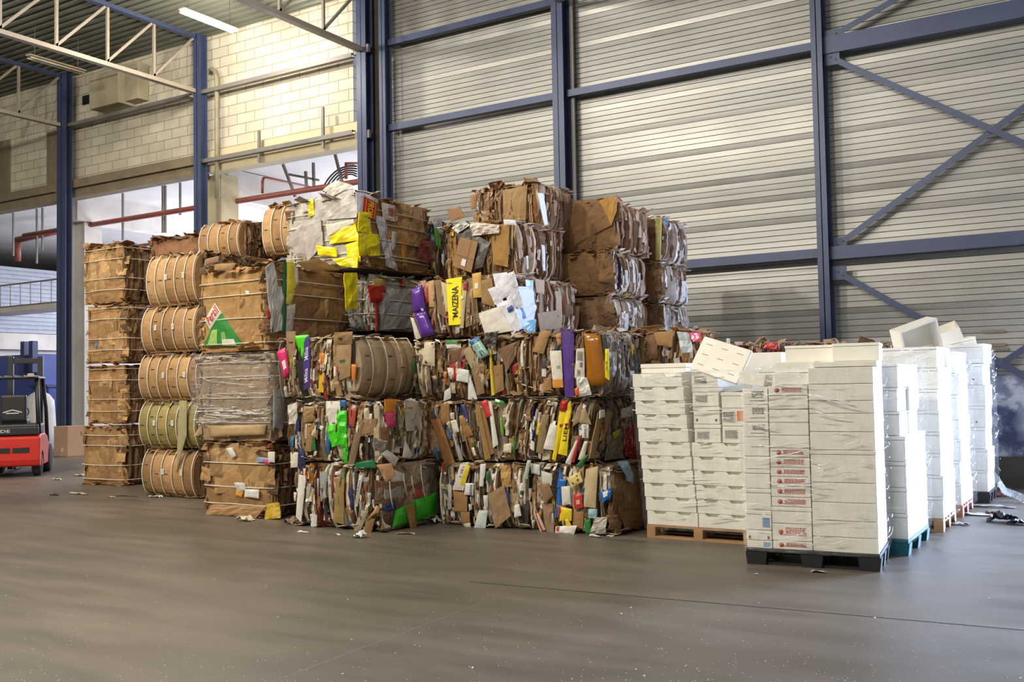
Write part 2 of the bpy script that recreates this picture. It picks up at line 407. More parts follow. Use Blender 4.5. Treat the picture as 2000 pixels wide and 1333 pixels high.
class Face:
    def __init__(s, O, T, N, L, H): s.O = Vector(O); s.T = Vector(T); s.N = Vector(N); s.L = L; s.H = H; s.Z = Vector((0, 0, 1)); s.b = .045
    def p(s, a, z, n=0):
        q = s.b*max(0, (1-(2*a/s.L-1)**4))*max(0, (1-(2*z/s.H-1)**2))
        return s.O + s.T*a + s.Z*z + s.N*(n+q)
def faces_of(W, D, H):
    return dict(front=Face((-W/2, -D/2, 0), (1, 0, 0), (0, -1, 0), W, H), right=Face((W/2, -D/2, 0), (0, 1, 0), (1, 0, 0), D, H),
                left=Face((-W/2, D/2, 0), (0, -1, 0), (-1, 0, 0), D, H), back=Face((W/2, D/2, 0), (-1, 0, 0), (0, 1, 0), W, H))

def sliver(mb, F, s0, w, z0, z1, p, tilt, wave, c, r, depth=.09, rough=.8, turn=0, seg=7):
    vs = []
    ph = r.uniform(0, 6.3); zm = (z0+z1)/2; j1 = r.uniform(.3, 1)*w*.35; tp0, tp1 = r.uniform(.55, 1.1), r.uniform(.55, 1.1)
    for i in range(seg+1):
        t = i/seg; z = z0+(z1-z0)*t
        s = s0 + tilt*(z-zm) + wave*math.sin(ph+4*t) + r.uniform(-1, 1)*j1*.5
        pp = p + wave*.8*math.cos(ph*1.7+3.2*t) + r.uniform(-.010, .010)
        if z0 < F.H*.08: pp -= .05*max(0, 1-t*4)**2
        if z1 > F.H*.92: pp -= .05*max(0, t*4-3)**2
        hw = w/2*(tp0+(tp1-tp0)*t)*r.uniform(.85, 1.15)
        for (a, n) in ((-hw, pp-depth), (-hw, pp-turn*w), (hw, pp+turn*w), (hw, pp-depth)): vs.append(F.p(s+a, z, n))
    fs = []
    for i in range(seg):
        for j in range(3): fs.append((i*4+j, i*4+j+1, i*4+j+5, i*4+j+4))
    fs += [(0, 3, 2, 1), (seg*4, seg*4+1, seg*4+2, seg*4+3)]
    mb.add(vs, fs, c, rough)

def panel(mb, q, N, col, thick=.012, nx=6, ny=7, bulge=.01, amp=.006, freq=7, rough=.7, smooth=False, seed=0, cap=True):
    """crumpled sheet over the corners q = (p00, p10, p11, p01); returns its surface function"""
    q = [Vector(x) for x in q]; N = Vector(N).normalized(); off = Vector((seed*3.1, seed*1.7, seed*.9))
    def surf(s, t, lift=0):
        p = q[0]*((1-s)*(1-t))+q[1]*(s*(1-t))+q[2]*(s*t)+q[3]*((1-s)*t)
        n = noise.noise(p*freq+off)*amp + abs(noise.noise(p*freq*2.3+off))*amp*.8
        return p + N*(n + bulge*(1-(2*s-1)**2)*(1-(2*t-1)**4) + lift)
    vs = [surf(i/nx, j/ny) for j in range(ny+1) for i in range(nx+1)]
    m = len(vs); vs += [v - N*thick for v in vs]; w = nx+1
    fs = [(j*w+i, j*w+i+1, (j+1)*w+i+1, (j+1)*w+i) for j in range(ny) for i in range(nx)]
    bd = [i for i in range(nx)] + [j*w+nx for j in range(ny)] + [ny*w+i for i in range(nx, 0, -1)] + [j*w for j in range(ny, 0, -1)]
    fs2 = [(bd[i], bd[i]+m, bd[(i+1) % len(bd)]+m, bd[(i+1) % len(bd)]) for i in range(len(bd))]
    fb = [(m+a, m+d, m+c, m+b) for a, b, c, d in fs]
    mb.add(vs, fs, col, rough, smooth); k0 = len(mb.v)-2*m
    col4 = (*col, rough)
    for f in fs2+fb: mb.f.append(tuple(k0+i for i in f)); mb.c.append(col4); mb.sm.append(False)
    return surf

def core(mb, W, D, H, r, cols, inset=.045, amp=.03, seg=.12):
    fs = faces_of(W-2*inset, D-2*inset, H)
    off = Vector((r.uniform(0, 50), r.uniform(0, 50), 0))
    for F in fs.values():
        nx = max(2, int(F.L/seg)); ny = max(2, int(H/seg)); vs = []
        for j in range(ny+1):
            for i in range(nx+1):
                p = F.p(F.L*i/nx, H*(.02+.96*j/ny), 0); e = 0 if i in (0, nx) or j in (0, ny) else 1
                vs.append(p + F.N*(noise.noise(p*6+off)*amp*e))
        w = nx+1
        for j in range(ny):
            for i in range(nx): mb.add([vs[j*w+i], vs[j*w+i+1], vs[(j+1)*w+i+1], vs[(j+1)*w+i]], [(0, 1, 2, 3)], jit(r.choice(cols), .15, r))
    x, y = W/2-inset, D/2-inset
    for z in (.02*H, .98*H): mb.add([(-x, -y, z), (x, -y, z), (x, y, z), (-x, y, z)], [(0, 1, 2, 3)], cols[0])

def slivers(mb, F, r, pal, acc=.06, wmin=.009, wmax=.038, prot=.04, tilt=.07, lean=0.0, wave=.012, long=.5):
    s = .005
    while s < F.L-.01:
        w = r.uniform(wmin, wmax) if r.random() > .14 else r.uniform(.06, .12)
        w = min(w, F.L-s)
        c = jit(r.choice(ACC if r.random() < acc else pal), .16, r)
        if r.random() < long: cuts = [(r.uniform(0, .06), r.uniform(.90, 1.0))]
        else:
            m = r.uniform(.3, .7); cuts = [(r.uniform(0, .05), m-r.uniform(-.03, .04)), (m, r.uniform(.9, 1.0))]
        for a, b in cuts:
            if len(cuts) > 1: c = jit(r.choice(ACC if r.random() < acc else pal), .16, r)
            sliver(mb, F, s+w/2, w, a*F.H, b*F.H, r.uniform(-prot, prot*.7)-(.03 if r.random() < .2 else 0), lean+r.uniform(-tilt, tilt), r.uniform(0, wave), c, r, turn=r.uniform(-.5, .5))
        s += w*r.uniform(.75, 1.05) + (r.uniform(.004, .014) if r.random() < .35 else 0)
def loose(mb, F, r, pal, n, acc=.15, smin=.04, smax=.16, out=.02, lean=0.0, hmul=2.2):
    for i in range(n):
        w = r.uniform(smin, smax)*.7; h = r.uniform(smin, smax)*r.uniform(.8, hmul); h = min(h, F.H*.8); w = min(w, F.L*.7)
        a = r.uniform(0, F.L-w); z = r.uniform(0, F.H-h); t = lean*h + r.uniform(-.3, .3)*w; k = r.uniform(0, w*.35)
        n0 = r.uniform(.0, out)
        q = [F.p(a, z, n0+r.uniform(-.03, .02)), F.p(a+w-k, z+r.uniform(-.02, .02), n0+r.uniform(-.02, .02)), F.p(a+w+t, z+h, n0+r.uniform(-.02, .02)), F.p(a+t+k*r.random(), z+h+r.uniform(-.02, .02), n0+r.uniform(-.02, .02))]
        c = jit(r.choice(ACC if r.random() < acc else pal), .14, r)
        panel(mb, q, F.N, c, .006, 4, 5, r.uniform(-.015, .025), .022, 11, r.choice((.5, .7, .85)), False, i)
def fringe(mb, F, r, pal, n, top=True, bottom=True, acc=.05, size=.13):
    for i in range(n):
        up = r.random() < .6 if (top and bottom) else top
        a = r.uniform(-.02, F.L-.02); w = r.uniform(.03, size); l = r.uniform(.03, size)
        z = F.H - r.uniform(0, .05) if up else r.uniform(0, .05)
        dz = r.uniform(-.06, .05) if up else r.uniform(-.02, .06)
        if up is False and z+dz < .005: dz = .01
        q = [F.p(a, z, -.05), F.p(a+w, z+r.uniform(-.015, .015), -.05), F.p(a+w+r.uniform(-.05, .05), z+dz+r.uniform(-.02, .02), l*.7), F.p(a+r.uniform(-.05, .05), z+dz, l*.7*r.uniform(.4, 1))]
        for p in q: p.z = max(p.z, .004)
        nn = (q[1]-q[0]).cross(q[3]-q[0])
        c = jit(r.choice(ACC if r.random() < acc else pal), .15, r)
        panel(mb, q, nn, c, .006, 3, 3, .008, .012, 12, .85, False, i)
def edge_flaps(mb, F, r, pal, n):
    for i in range(n):
        lo = r.random() < .5; a = 0 if lo else F.L; d = -1 if lo else 1
        h = r.uniform(.05, .22); z = r.uniform(.02, F.H-h); o = r.uniform(.03, .10); w = r.uniform(.04, .14)
        q = [F.p(a-d*w, z, .02), F.p(a+d*o, z+r.uniform(-.03, .03), r.uniform(-.08, .03)), F.p(a+d*o*r.uniform(.4, 1), z+h, r.uniform(-.08, .03)), F.p(a-d*w, z+h*r.uniform(.7, 1), .02)]
        for p in q: p.z = max(.006, p.z)
        panel(mb, q, F.N, jit(r.choice(pal), .14, r), .008, 4, 5, .01, .02, 10, .82, False, i)
def sheets(mb, F, r, pal, n=7, amp=.022, big=.5):
    """a face covered in broad overlapping crumpled sheets"""
    panel(mb, [F.p(0, .01, 0), F.p(F.L, .01, 0), F.p(F.L, F.H-.01, 0), F.p(0, F.H-.01, 0)], F.N, jit(r.choice(pal), .05, r), .04, 16, 14, F.b, amp, 5, .82, False, r.randint(0, 99))
    for i in range(n):
        w = r.uniform(.25, big)*F.L; h = r.uniform(.2, .75)*F.H; a = r.uniform(0, F.L-w); z = r.uniform(0, F.H-h)
        q = [F.p(a+r.uniform(0, .06), z, .012), F.p(a+w, z+r.uniform(-.03, .03), .012), F.p(a+w-r.uniform(0, .08), z+h, .012), F.p(a, z+h-r.uniform(0, .1), .012)]
        for p in q: p.z = min(max(p.z, .005), F.H)
        panel(mb, q, F.N, jit(r.choice(pal), .08, r), .01, 8, 8, .012, amp*.8, 6, .82, False, i)

def strap(root, W, D, H, z, name='strap', mat=None, bul=.045, r=.011, sag=.0, sides=('front', 'right')):
    mat = mat or STRAP; mb = MB(); pts = []
    x, y = W/2+.022, D/2+.022; N = 8
    def b(t): return bul*(1-(2*t-1)**4)
    for i in range(N): t = i/N; pts.append((-x+2*x*t, -y-b(t), z+sag*math.sin(3.14*t)))
    for i in range(N): t = i/N; pts.append((x+b(t), -y+2*y*t, z))
    for i in range(N): t = i/N; pts.append((x-2*x*t, y+b(t)*.5, z))
    for i in range(N): t = i/N; pts.append((-x-b(t)*.5, y-2*y*t, z))
    mb.tube(pts, r, 6, closed=True, rx=r*.6, col=(.7, .66, .58)); mb.build(name, mat, root)
def vstrap(root, F, a, H, D, bul, r=.010, flip=0):
    """a strap that runs up a barrel-bulged face, over the top and down the far side"""
    mb = MB(); N = 10; pts = []
    for i in range(N+1):
        t = i/N; pts.append(F.O + F.T*a + F.Z*(H*t) + F.N*(bul*(1-(2*t-1)**2) + .012 - .03*abs(2*t-1)**6))
    pts += [F.O+F.T*a+F.Z*(H+.004)-F.N*(D*.5), F.O+F.T*a+F.Z*(H)-F.N*(D+.0)]
    mb.tube(pts, r, 6, rx=r*.6, col=(.7, .66, .58)); mb.build('strap', STRAP, root)

BALES = {}
def bale(key, label, K, W, D, H, z0, style, pal=None, seed=None, yaw=0.0, group=None, lean=0.0, dens=1.0, rstyle=None, rpal=None, straps=None, acc=.06, group_='bales'):
    r = random.Random(seed if seed is not None else sum(ord(c)*(i+3) for i, c in enumerate(key)))
    pal = pal or MIXC; rpal = rpal or pal
    root = empty('waste_bale', (K[0]-W/2, K[1]+D/2, z0), yaw, label, 'bale', group)
    Fs = faces_of(W, D, H); mbc = MB(); core(mbc, W, D, H, r, K3 if style in ('mixed', 'plain') else pal)
    mbc.build('bale_core', SHEET, root)
    mb = MB(); F, G = Fs['front'], Fs['right']
    BALES[key] = dict(root=root, W=W, D=D, H=H, loc=Vector((K[0]-W/2, K[1]+D/2, z0)), yaw=yaw, F=Fs, r=r)
    def do(face, st, p):
        if st == 'mixed':
            slivers(mb, face, r, p, acc, lean=lean); loose(mb, face, r, p, int(24*dens*face.L), acc*2.2, lean=lean); loose(mb, face, r, p, int(46*dens*face.L), acc*2.5, .02, .075, .035, lean, 3.2)
            fringe(mb, face, r, p, int(16*face.L), acc=acc)
        elif st == 'sliver':
            slivers(mb, face, r, p, acc*.5, wmax=.06, lean=lean, prot=.035, wave=.014); loose(mb, face, r, p, int(10*dens*face.L), acc, smax=.14); fringe(mb, face, r, p, int(14*face.L), acc=acc*.4)
        elif st == 'kraft':
            sheets(mb, face, r, p); edge_flaps(mb, face, r, p+K3[:2], int(15*face.L)); fringe(mb, face, r, p, int(20*face.L), acc=0, size=.17); loose(mb, face, r, p, int(5*dens*face.L), acc*.5)
        elif st == 'ragged':
            slivers(mb, face, r, p, .0, wmax=.08, tilt=.02, long=.4, prot=.04); loose(mb, face, r, p, int(22*face.L), .0, smax=.12, out=.04); fringe(mb, face, r, p, int(20*face.L), acc=0)
        elif st == 'round':
            n = max(3, round(face.L/.24)); bul = .10
            for i in range(n):
                a0 = face.L*i/n + .004; a1 = face.L*(i+1)/n - .004; c = jit(r.choice(p), .07, r)
                nx, ny = 5, 12; vs = []
                for j in range(ny+1):
                    t = j/ny
                    for q in range(nx+1):
                        u = q/nx
                        nn = bul*(1-(2*t-1)**2) - .10*abs(2*t-1)**7 + .022*(1-(2*u-1)**2) + noise.noise(Vector((a0*9+u, t*5, i*3.3)))*.008
                        vs.append(face.O + face.T*(a0+(a1-a0)*u) + face.Z*(face.H*(.012+.976*t)) + face.N*nn)
                w = nx+1; b0 = len(vs)
                fs = [(j*w+q, j*w+q+1, (j+1)*w+q+1, (j+1)*w+q) for j in range(ny) for q in range(nx)]
                ed = [list(range(0, (ny+1)*w, w)), list(range(nx, (ny+1)*w, w))]
                for side, e in enumerate(ed):
                    base = len(vs); vs += [vs[k] - face.N*.12 for k in e]
                    fs += [(e[k], base+k, base+k+1, e[k+1]) if side else (e[k], e[k+1], base+k+1, base+k) for k in range(ny)]
                mb.add(vs, fs, c, .72, False)
                if r.random() < .8:                       # slots where box flaps meet
                    for t in ((.3, .68) if r.random() < .6 else (.5,)):
                        am = (a0+a1)/2 + r.uniform(-.03, .03); nn = bul*(1-(2*t-1)**2)+.024
                        M = Matrix.Identity(3); ctr = face.O+face.T*am+face.Z*(face.H*t)+face.N*nn
                        sz = (.075, .006, .012) if abs(face.N.y) > .5 else (.006, .075, .012)
                        mb.box(ctr, sz, None, hx('3a2a1a'))
            fringe(mb, face, r, p, int(8*face.L), acc=0, size=.10)
            for i in range(n+1) if straps is None else range(straps):
                a = face.L*(i/n if straps is None else (i+.7)/straps); a = min(max(a, .03), face.L-.03)
                vstrap(root, face, a, face.H, D if abs(face.N.y) > .5 else W, bul+.004)
    do(F, style, pal); do(G, rstyle or style, rpal)
    for nm in ('left', 'back'):
        fringe(mb, Fs[nm], r, pal, 6, acc=0)
    o = mb.build('pressed_sheets', SHEET, root); o['kind'] = 'stuff'
    if style == 'kraft' and straps != 0:
        for z in (.12, .36, .66, .84) if straps is None else straps: strap(root, W, D, H, z*H, sag=r.uniform(-.01, .01))
    return root

def fplane(key, face):
    B = BALES[key]; F = B['F'][face]; M = Matrix.Translation(B['loc']) @ Matrix.Rotation(B['yaw'], 4, 'Z')
    return B, M, M @ F.O, (M.to_3x3() @ F.N)
def feat(key, face, name, pts, col, rough=.6, off=.045, thick=.010, bulge=.012, amp=.006, nx=5, ny=7, smooth=False, freq=7, label=None, text=None, sub=None):
    """a recognisable sheet on a bale; pts are its corners (bottom-left, bottom-right, top-right, top-left order is free)"""
    B, M, O, N = fplane(key, face); inv = M.inverted()
    q = [inv @ on_plane(u, v, O+N*off, N) for u, v in pts]
    # order given as TL, TR, BR, BL in the photo -> p00=BL, p10=BR, p11=TR, p01=TL
    q = [q[3], q[2], q[1], q[0]]
    mb = MB(); Nl = B['F'][face].N
    sf = panel(mb, q, Nl, hx(col), thick, nx, ny, bulge, amp, freq, rough, smooth, len(name))
    o = mb.build(name, PRINT, B['root'])
    if label: o['label'] = label
    if text:
        for tx in (text if isinstance(text, list) else [text]):
            body, c, (s0, t0, s1, t1), rot = tx[:4]; bold = tx[4] if len(tx) > 4 else .01
            vs, fs, asp = text_mesh(body, bold); out = []
            for x, y in vs:
                if rot == 90: x, y = 1-y, x
                elif rot == -90: x, y = y, 1-x
                elif rot == 180: x, y = 1-x, 1-y
                out.append(sf(s0+(s1-s0)*x, t0+(t1-t0)*y, .004))
            m2 = MB(); m2.add(out, fs, (.1, .1, .1)); m2.build('lettering', ink(c), o)
    if sub:
        for (nm, c, (s0, t0, s1, t1)) in sub:
            m2 = MB(); k = 4
            vs = [sf(s0+(s1-s0)*i/k, t0+(t1-t0)*j/k, .0045) for j in range(k+1) for i in range(k+1)]
            m2.add(vs, [(j*(k+1)+i, j*(k+1)+i+1, (j+1)*(k+1)+i+1, (j+1)*(k+1)+i) for j in range(k) for i in range(k)], hx(c), rough)
            m2.build(nm, PRINT, o)
    return o, sf

# --- far left: tower of tall strapped bales
LT = 'strapped brown cardboard bale in the leftmost tower, '
for i, (w, nm) in enumerate(((1.12, 'standing on the floor'), (1.10, 'second from the floor'), (1.06, 'third from the floor'), (1.14, 'topmost with ragged crown'))):
    bale(f'T1-{i}', LT+nm, (-15.56+(.0, .03, .09, .0)[i], 11.68+(.0, .05, -.02, .03)[i]), w, 1.0, 1.10, i*1.123, 'kraft', K1, rstyle='ragged', rpal=K3, seed=20+i, yaw=(.02, -.03, .035, -.02)[i], straps=(.22, .42, .74, .93) if i else (.1, .34, .66, .84))  # right sides use the dark kraft: shade of the gap put into colour
for i, nm in enumerate(('lowest', 'second', 'third', 'rust-brown ragged')):
    if i < 3:
        bale(f'T1b-{i}', f'dark brown shredded bale behind the column of barrel-shaped bales, {nm} of its tower', (-14.05, 12.2), 1.36, 1.0, 1.10, i*1.13, 'kraft', [hx('7a5236'), hx('86603f'), hx('8a4a38')], rstyle='ragged', rpal=K3, seed=30+i)
    else:
        bale('T1b-3', 'rust-brown shredded bale with white straps, behind and above the barrel-shaped bales', (-14.05, 12.2), 1.36, 1.0, 1.17, 3.39, 'kraft', [hx('7a5236'), hx('6b482f'), hx('86603f')], rstyle='ragged', rpal=K3, seed=33, straps=(.3, .62))
# --- column of barrel-shaped bales
RB = 'barrel-shaped cardboard bale with upright straps, '
cl = [(1.30, 0, 'on the floor below the olive one', K1), (1.36, .785, 'olive green one second from the floor', [hx('8f8148'), hx('857a45'), hx('9a8a52')]),
      (1.36, 1.56, 'middle one of its column beside the film-wrapped bale', K1), (1.30, 2.34, 'fourth from the floor', K1), (1.24, 3.10, 'highest of its column before the rust-brown bale', K1)]
for i, (w, z, nm, p) in enumerate(cl):
    bale(f'T2-{i}', RB+nm, (-12.48+(0.06 if i == 4 else 0), 10.8), w, 1.05, .76 if i < 4 else .86, z, 'round', p, rstyle='ragged', rpal=K3, seed=40+i, yaw=(-.03, .02, .05, .01, -.04)[i])
    B = BALES[f'T2-{i}']; F = B['F']['front']
    for a in (.3, .62) if i % 2 else (.45, .8):
        mb = MB(); t = .55; c = F.O+F.T*(a*F.L)+F.Z*(F.H*t)+F.N*(.132); mb.box(c, (.055, .004, .085), None, (.8, .8, .76)); o = mb.build('white_sticker', PRINT, B['root'])
        m2 = MB()
        for q in range(3): m2.box(c+Vector((0, -.003, .022-.02*q)), (.04, .002, .006)); 
        m2.build('print_lines', ink('6a6a66'), o)
# --- film-wrapped column
bale('T3-0', 'slumped kraft bale with taped label on the floor under the film-wrapped bale', (-9.66, 9.58), 1.28, 1.3, 1.0, 0, 'kraft', K1, rstyle='ragged', rpal=K3, seed=50, straps=(.16, .40, .72))
bale('T3-1', 'grey-brown bale wrapped in clear shiny film, between two kraft bales', (-9.63, 9.6), 1.48, 1.25, 1.20, 1.01, 'kraft', [hx('9a8468'), hx('8f7a60'), hx('a08a6c')], rstyle='kraft', rpal=[hx('7d6650'), hx('8a735a')], seed=51, straps=(.22, .5, .74, .90))
bale('T3-2', 'kraft bale with green and white detergent box print, above the film-wrapped bale', (-9.74, 9.6), 1.30, 1.55, 1.18, 2.24, 'kraft', [hx('b08a58'), hx('a98452')], rstyle='kraft', rpal=[hx('8f6b48'), hx('7f5e3e'), hx('99754f')], seed=52, straps=(.10, .38, .66, .82))
bale('Y4n', 'grey bale with red prints and a yellow stripe, right of the detergent print bale', (-9.28, 11.22), 1.2, 1.5, .84, 2.55, 'mixed', GREYS, rstyle='kraft', rpal=GREYS, seed=53, straps=None)
bale('YEL', 'big grey and yellow plastic-wrapped bale crowning the pile beside the steel columns', (-9.25, 11.0), 1.44, 1.55, 1.08, 3.46, 'kraft', GREYS, rstyle='kraft', rpal=K1, seed=54, straps=(.2, .62))
for z in (.15, .4, .62, .8): strap(BALES['YEL']['root'], 1.44, 1.55, 1.08, z*1.08)
for z in (.3, .55, .85): strap(BALES['Y4n']['root'], 1.2, 1.5, .84, z*.84)
bale('YELb', 'dark mottled bale tucked behind the big yellow one, with red and green scraps', (-9.15, 12.75), 1.3, 1.2, .92, 3.42, 'mixed', K3+MIXC[:6], rstyle='mixed', rpal=[hx('6d4a38'), hx('7a3a30'), hx('8a8078'), hx('5d4a3a'), hx('9a9288')], seed=55, acc=.2)
bale('R5', 'tall barrel-shaped kraft bale squeezed left of the big yellow bale', (-11.4, 12.1), .92, .9, .86, 3.98, 'round', K1, rstyle='ragged', rpal=K3, seed=56)
bale('R5t', 'barrel-shaped bale with dark ragged side, high between the kraft bales', (-12.87, 12.1), 1.02, .9, .68, 4.0, 'round', K1, rstyle='ragged', rpal=K3, seed=57)
# --- front block, bottom layer
SEP = ', bottom row'
bale('A1', 'mixed scrap bale with a bright green plastic side, front corner on the floor', (-7.5, 9.24), 1.42, 1.12, .80, 0, 'mixed', MIXC[3:]+PALE_[:3], seed=60, yaw=-.025, lean=-.05, rstyle='kraft', rpal=[hx('8a7058'), hx('9a8a78'), hx('7a5a48')], straps=0)
bale('B1', 'mixed scrap bale with a white and yellow label box, middle of the bottom row', (-6.07, 10.1), 1.22, 1.1, .78, 0, 'mixed', MIXC, seed=61, yaw=.02, lean=-.04)
bale('C1', 'mixed scrap bale with blue and yellow cartons on the floor beside the wooden pallet', (-4.88, 10.14), 1.14, 1.0, .80, 0, 'mixed', MIXC, seed=62, yaw=-.03, rstyle='kraft', rpal=K3, straps=0)
bale('A2', 'mixed scrap bale with torn bright green plastic, directly over the floor corner bale', (-7.55, 9.27), 1.5, .92, .76, .80, 'mixed', MIXC, seed=63, yaw=-.015, lean=.03, rpal=GREYS+MIXC, acc=.08)
bale('B2', 'mixed scrap bale with a slanting brown plank and red scrap, middle of the second row', (-6.47, 10.22), 1.08, 1.1, .76, .78, 'mixed', MIXC[:9]+MIXC[11:], seed=64, lean=-.12, rstyle='round', rpal=[hx('9a8a74'), hx('92826c')], straps=3)
bale('C2', 'mixed scrap bale with two yellow carton strips, second row beside the boxes', (-5.2, 10.18), 1.2, 1.1, .76, .80, 'mixed', MIXC, seed=65, yaw=.035, lean=.14, rpal=[hx('857663'), hx('8a7a6a'), hx('6d5a4a')])
bale('A3', 'bale with purple and orange cartons and a smooth barrel-shaped strapped side', (-7.97, 9.3), 1.26, 1.15, .78, 1.58, 'mixed', MIXC[:8]+MIXC[11:], seed=66, rstyle='round', rpal=[hx('a58d70'), hx('9e876b')], straps=4)
bale('B3', 'mixed bale with a pale green bag and red carton under the yellow print bale', (-6.4, 10.3), 1.42, 1.1, .76, 1.56, 'mixed', MIXC[:8]+MIXC[11:], seed=67, lean=-.06, acc=.04)
bale('C3', 'mixed bale with tall purple and glossy orange cartons, third row beside the boxes', (-5.1, 10.2), 1.16, 1.1, .76, 1.58, 'mixed', MIXC[:9]+K2, seed=68, lean=.03, rpal=[hx('8f8074'), hx('a39488'), hx('7a6a5c')])
bale('D3', 'brown bale with a folded kraft box and red bag peeking over the tray boxes', (-4.5, 11.42), 1.2, 1.0, .80, 1.56, 'mixed', K1+PALE_[:2], seed=69)
bale('E3', 'ragged bale with red scraps behind the leaning white lid', (-3.75, 12.9), 1.1, 1.0, .66, 1.56, 'mixed', K2+[hx('a5352b')], seed=70)
bale('E3b', 'ragged bale with dark film end behind the white slab boxes', (-2.6, 13.1), 1.1, 1.0, .64, 1.54, 'mixed', K2+K3, seed=71, acc=.15)
# --- fourth layer and above
bale('M4', 'bale with a yellow lettered carton, purple bag and burst white paper', (-6.36, 10.38), 1.52, 1.75, .78, 2.33, 'mixed', K2[:6]+MIXC[:6]+PALE_[:2], seed=72, yaw=.025, rstyle='sliver', rpal=K2+PALE_[:2], acc=.03)
bale('L4b', 'pinkish brown paper bale behind the burst white paper, fourth layer', (-5.95, 12.3), 1.2, 1.2, .60, 2.33, 'kraft', [hx('7d5f42'), hx('86684a')], rstyle='sliver', rpal=K2+PALE_, seed=73, straps=0)
bale('L4c', 'rearmost pale paper bale of the fourth layer near the ribbed wall', (-5.82, 13.7), 1.2, 1.1, .56, 2.34, 'kraft', [hx('7d5f42')], rstyle='sliver', rpal=PALE_, seed=74, straps=0)
bale('L5a', 'pinkish paper bale with a kraft box and dark film on its front', (-6.65, 10.9), 1.05, 1.35, .76, 3.12, 'mixed', [hx('8f6f45'), hx('a27a3a'), hx('7a5a38'), hx('957850')], rstyle='sliver', rpal=K2, seed=75, yaw=-.04, acc=.02)
bale('L5b', 'pinkish paper bale in the middle of the fifth layer', (-5.95, 12.3), 1.2, 1.2, .63, 2.94, 'kraft', [hx('7d5c3a'), hx('86643e')], rstyle='sliver', rpal=K2+PALE_[:3], seed=76, straps=0)
bale('L5c', 'pale paper bale at the rear of the fifth layer', (-5.82, 13.7), 1.2, 1.1, .62, 2.91, 'kraft', [hx('7d5c3a')], rstyle='sliver', rpal=PALE_+K2[:2], seed=77, straps=0)
bale('L6a', 'brown paper bale crowning the pile in front of the trimmed column', (-6.75, 11.75), 1.06, 1.1, .68, 3.86, 'mixed', K2+K1, rstyle='sliver', rpal=K2, seed=78, yaw=.05, acc=.01)
bale('L6b', 'brown quilted-looking paper bale in the middle of the top layer', (-5.98, 12.6), 1.2, 1.1, .74, 3.57, 'kraft', [hx('7d5a38'), hx('86633c')], rstyle='sliver', rpal=K2, seed=79, yaw=-.02, straps=0)
bale('L6c', 'rearmost bale of the top layer with a pale yellow strip', (-5.86, 13.9), 1.2, 1.05, .71, 3.55, 'kraft', [hx('7d5c3e')], rstyle='sliver', rpal=PALE_+K2[:2], seed=80, straps=0)
# low-detail bales that carry the upper layers (mostly hidden)
def crown(key, n, size, pal, h=.10, sides=('front', 'right')):
    """torn sheets standing up and hanging over the top of a bale"""
    B = BALES[key]; r = B['r']; W, D, H = B['W'], B['D'], B['H']; mb = MB()
    for i in range(n):
        c = Vector((r.uniform(-W/2, W/2), r.uniform(-D/2, D/2), H-.03))
        if r.random() < .6: c.y = -D/2 + r.uniform(-.03, .15)
        s = r.uniform(.4, 1)*size; a = r.uniform(0, 6.28); t = r.uniform(-.5, 1.2)
        d1 = Vector((math.cos(a), math.sin(a), r.uniform(-.2, .3)))*s; d2 = Vector((-math.sin(a)*math.cos(t), math.cos(a)*math.cos(t), abs(math.sin(t))))*(s*r.uniform(.3, .8))
        if d2.z > h: d2 *= h/d2.z
        q = [c-d1*.5, c+d1*.5, c+d1*.5*r.uniform(.5, 1)+d2, c-d1*.5*r.uniform(.5, 1)+d2*r.uniform(.6, 1)]
        panel(mb, q, (q[1]-q[0]).cross(q[3]-q[0]), jit(r.choice(pal), .15, r), .008, 5, 5, .015, .02, 10, .82, False, i)
    mb.build('torn_top', SHEET, B['root'])['kind'] = 'stuff'
for key, n, sz, pal, h in (('T1-3', 26, .32, K1+K3, .16), ('T1b-3', 34, .36, K3+[hx('7a5236')], .18), ('R5t', 10, .25, K1, .10), ('R5', 8, .2, K1, .08), ('T3-2', 22, .4, K1+K3, .12), ('YEL', 18, .4, GREYS, .10), ('YELb', 26, .28, K2+K3, .14),
                       ('L5a', 18, .22, K2+PALE_, .08), ('L6a', 26, .26, K2+K1, .10), ('L6b', 24, .25, K2+K1, .10), ('L6c', 20, .22, PALE_+K2, .10), ('D3', 20, .3, K1+PALE_[:2], .12), ('E3', 26, .26, K2, .10), ('E3b', 24, .26, K2+K3, .10),
                       ('T3-0', 16, .35, K1+K3, .02), ('A3', 14, .25, MIXC, .05), ('B3', 14, .25, MIXC, .05), ('C3', 14, .25, K2, .08)):
    crown(key, n, sz, pal, h)
# bales buried inside the pile that carry the upper layers
NTH = ('lowest', 'second', 'third', 'fourth')
def carriers(where, K, W, D, h, z1):
    n = max(1, round(z1/h))
    for i in range(n):
        bale(f'c{where}{i}', f'brown cardboard bale buried {where}, {NTH[i]} of its column', K, W, D, z1/n-.01, i*z1/n, 'plain', K1, seed=400+i+int(abs(K[0])*10))
carriers('behind the barrel-shaped column', (-12.75, 12.3), 1.1, .8, 1.0, 3.98)
carriers('behind the film-wrapped bale', (-11.25, 12.3), 1.1, .8, 1.0, 3.96)
carriers('under the grey red-printed bale', (-9.45, 11.45), 1.2, 1.0, 1.25, 2.53)
carriers('under the dark mottled bale', (-9.35, 12.9), 1.2, .9, 1.15, 3.40)
carriers('under the middle pinkish paper bales', (-6.0, 12.5), 1.1, .95, .8, 2.31)
carriers('under the rearmost pale paper bales', (-5.9, 13.85), 1.1, .9, .8, 2.31)
carriers('under the folded kraft box', (-4.65, 11.6), 1.0, .8, .8, 1.54)
carriers('behind the tray stack', (-3.85, 13.05), .95, .8, .8, 1.53)
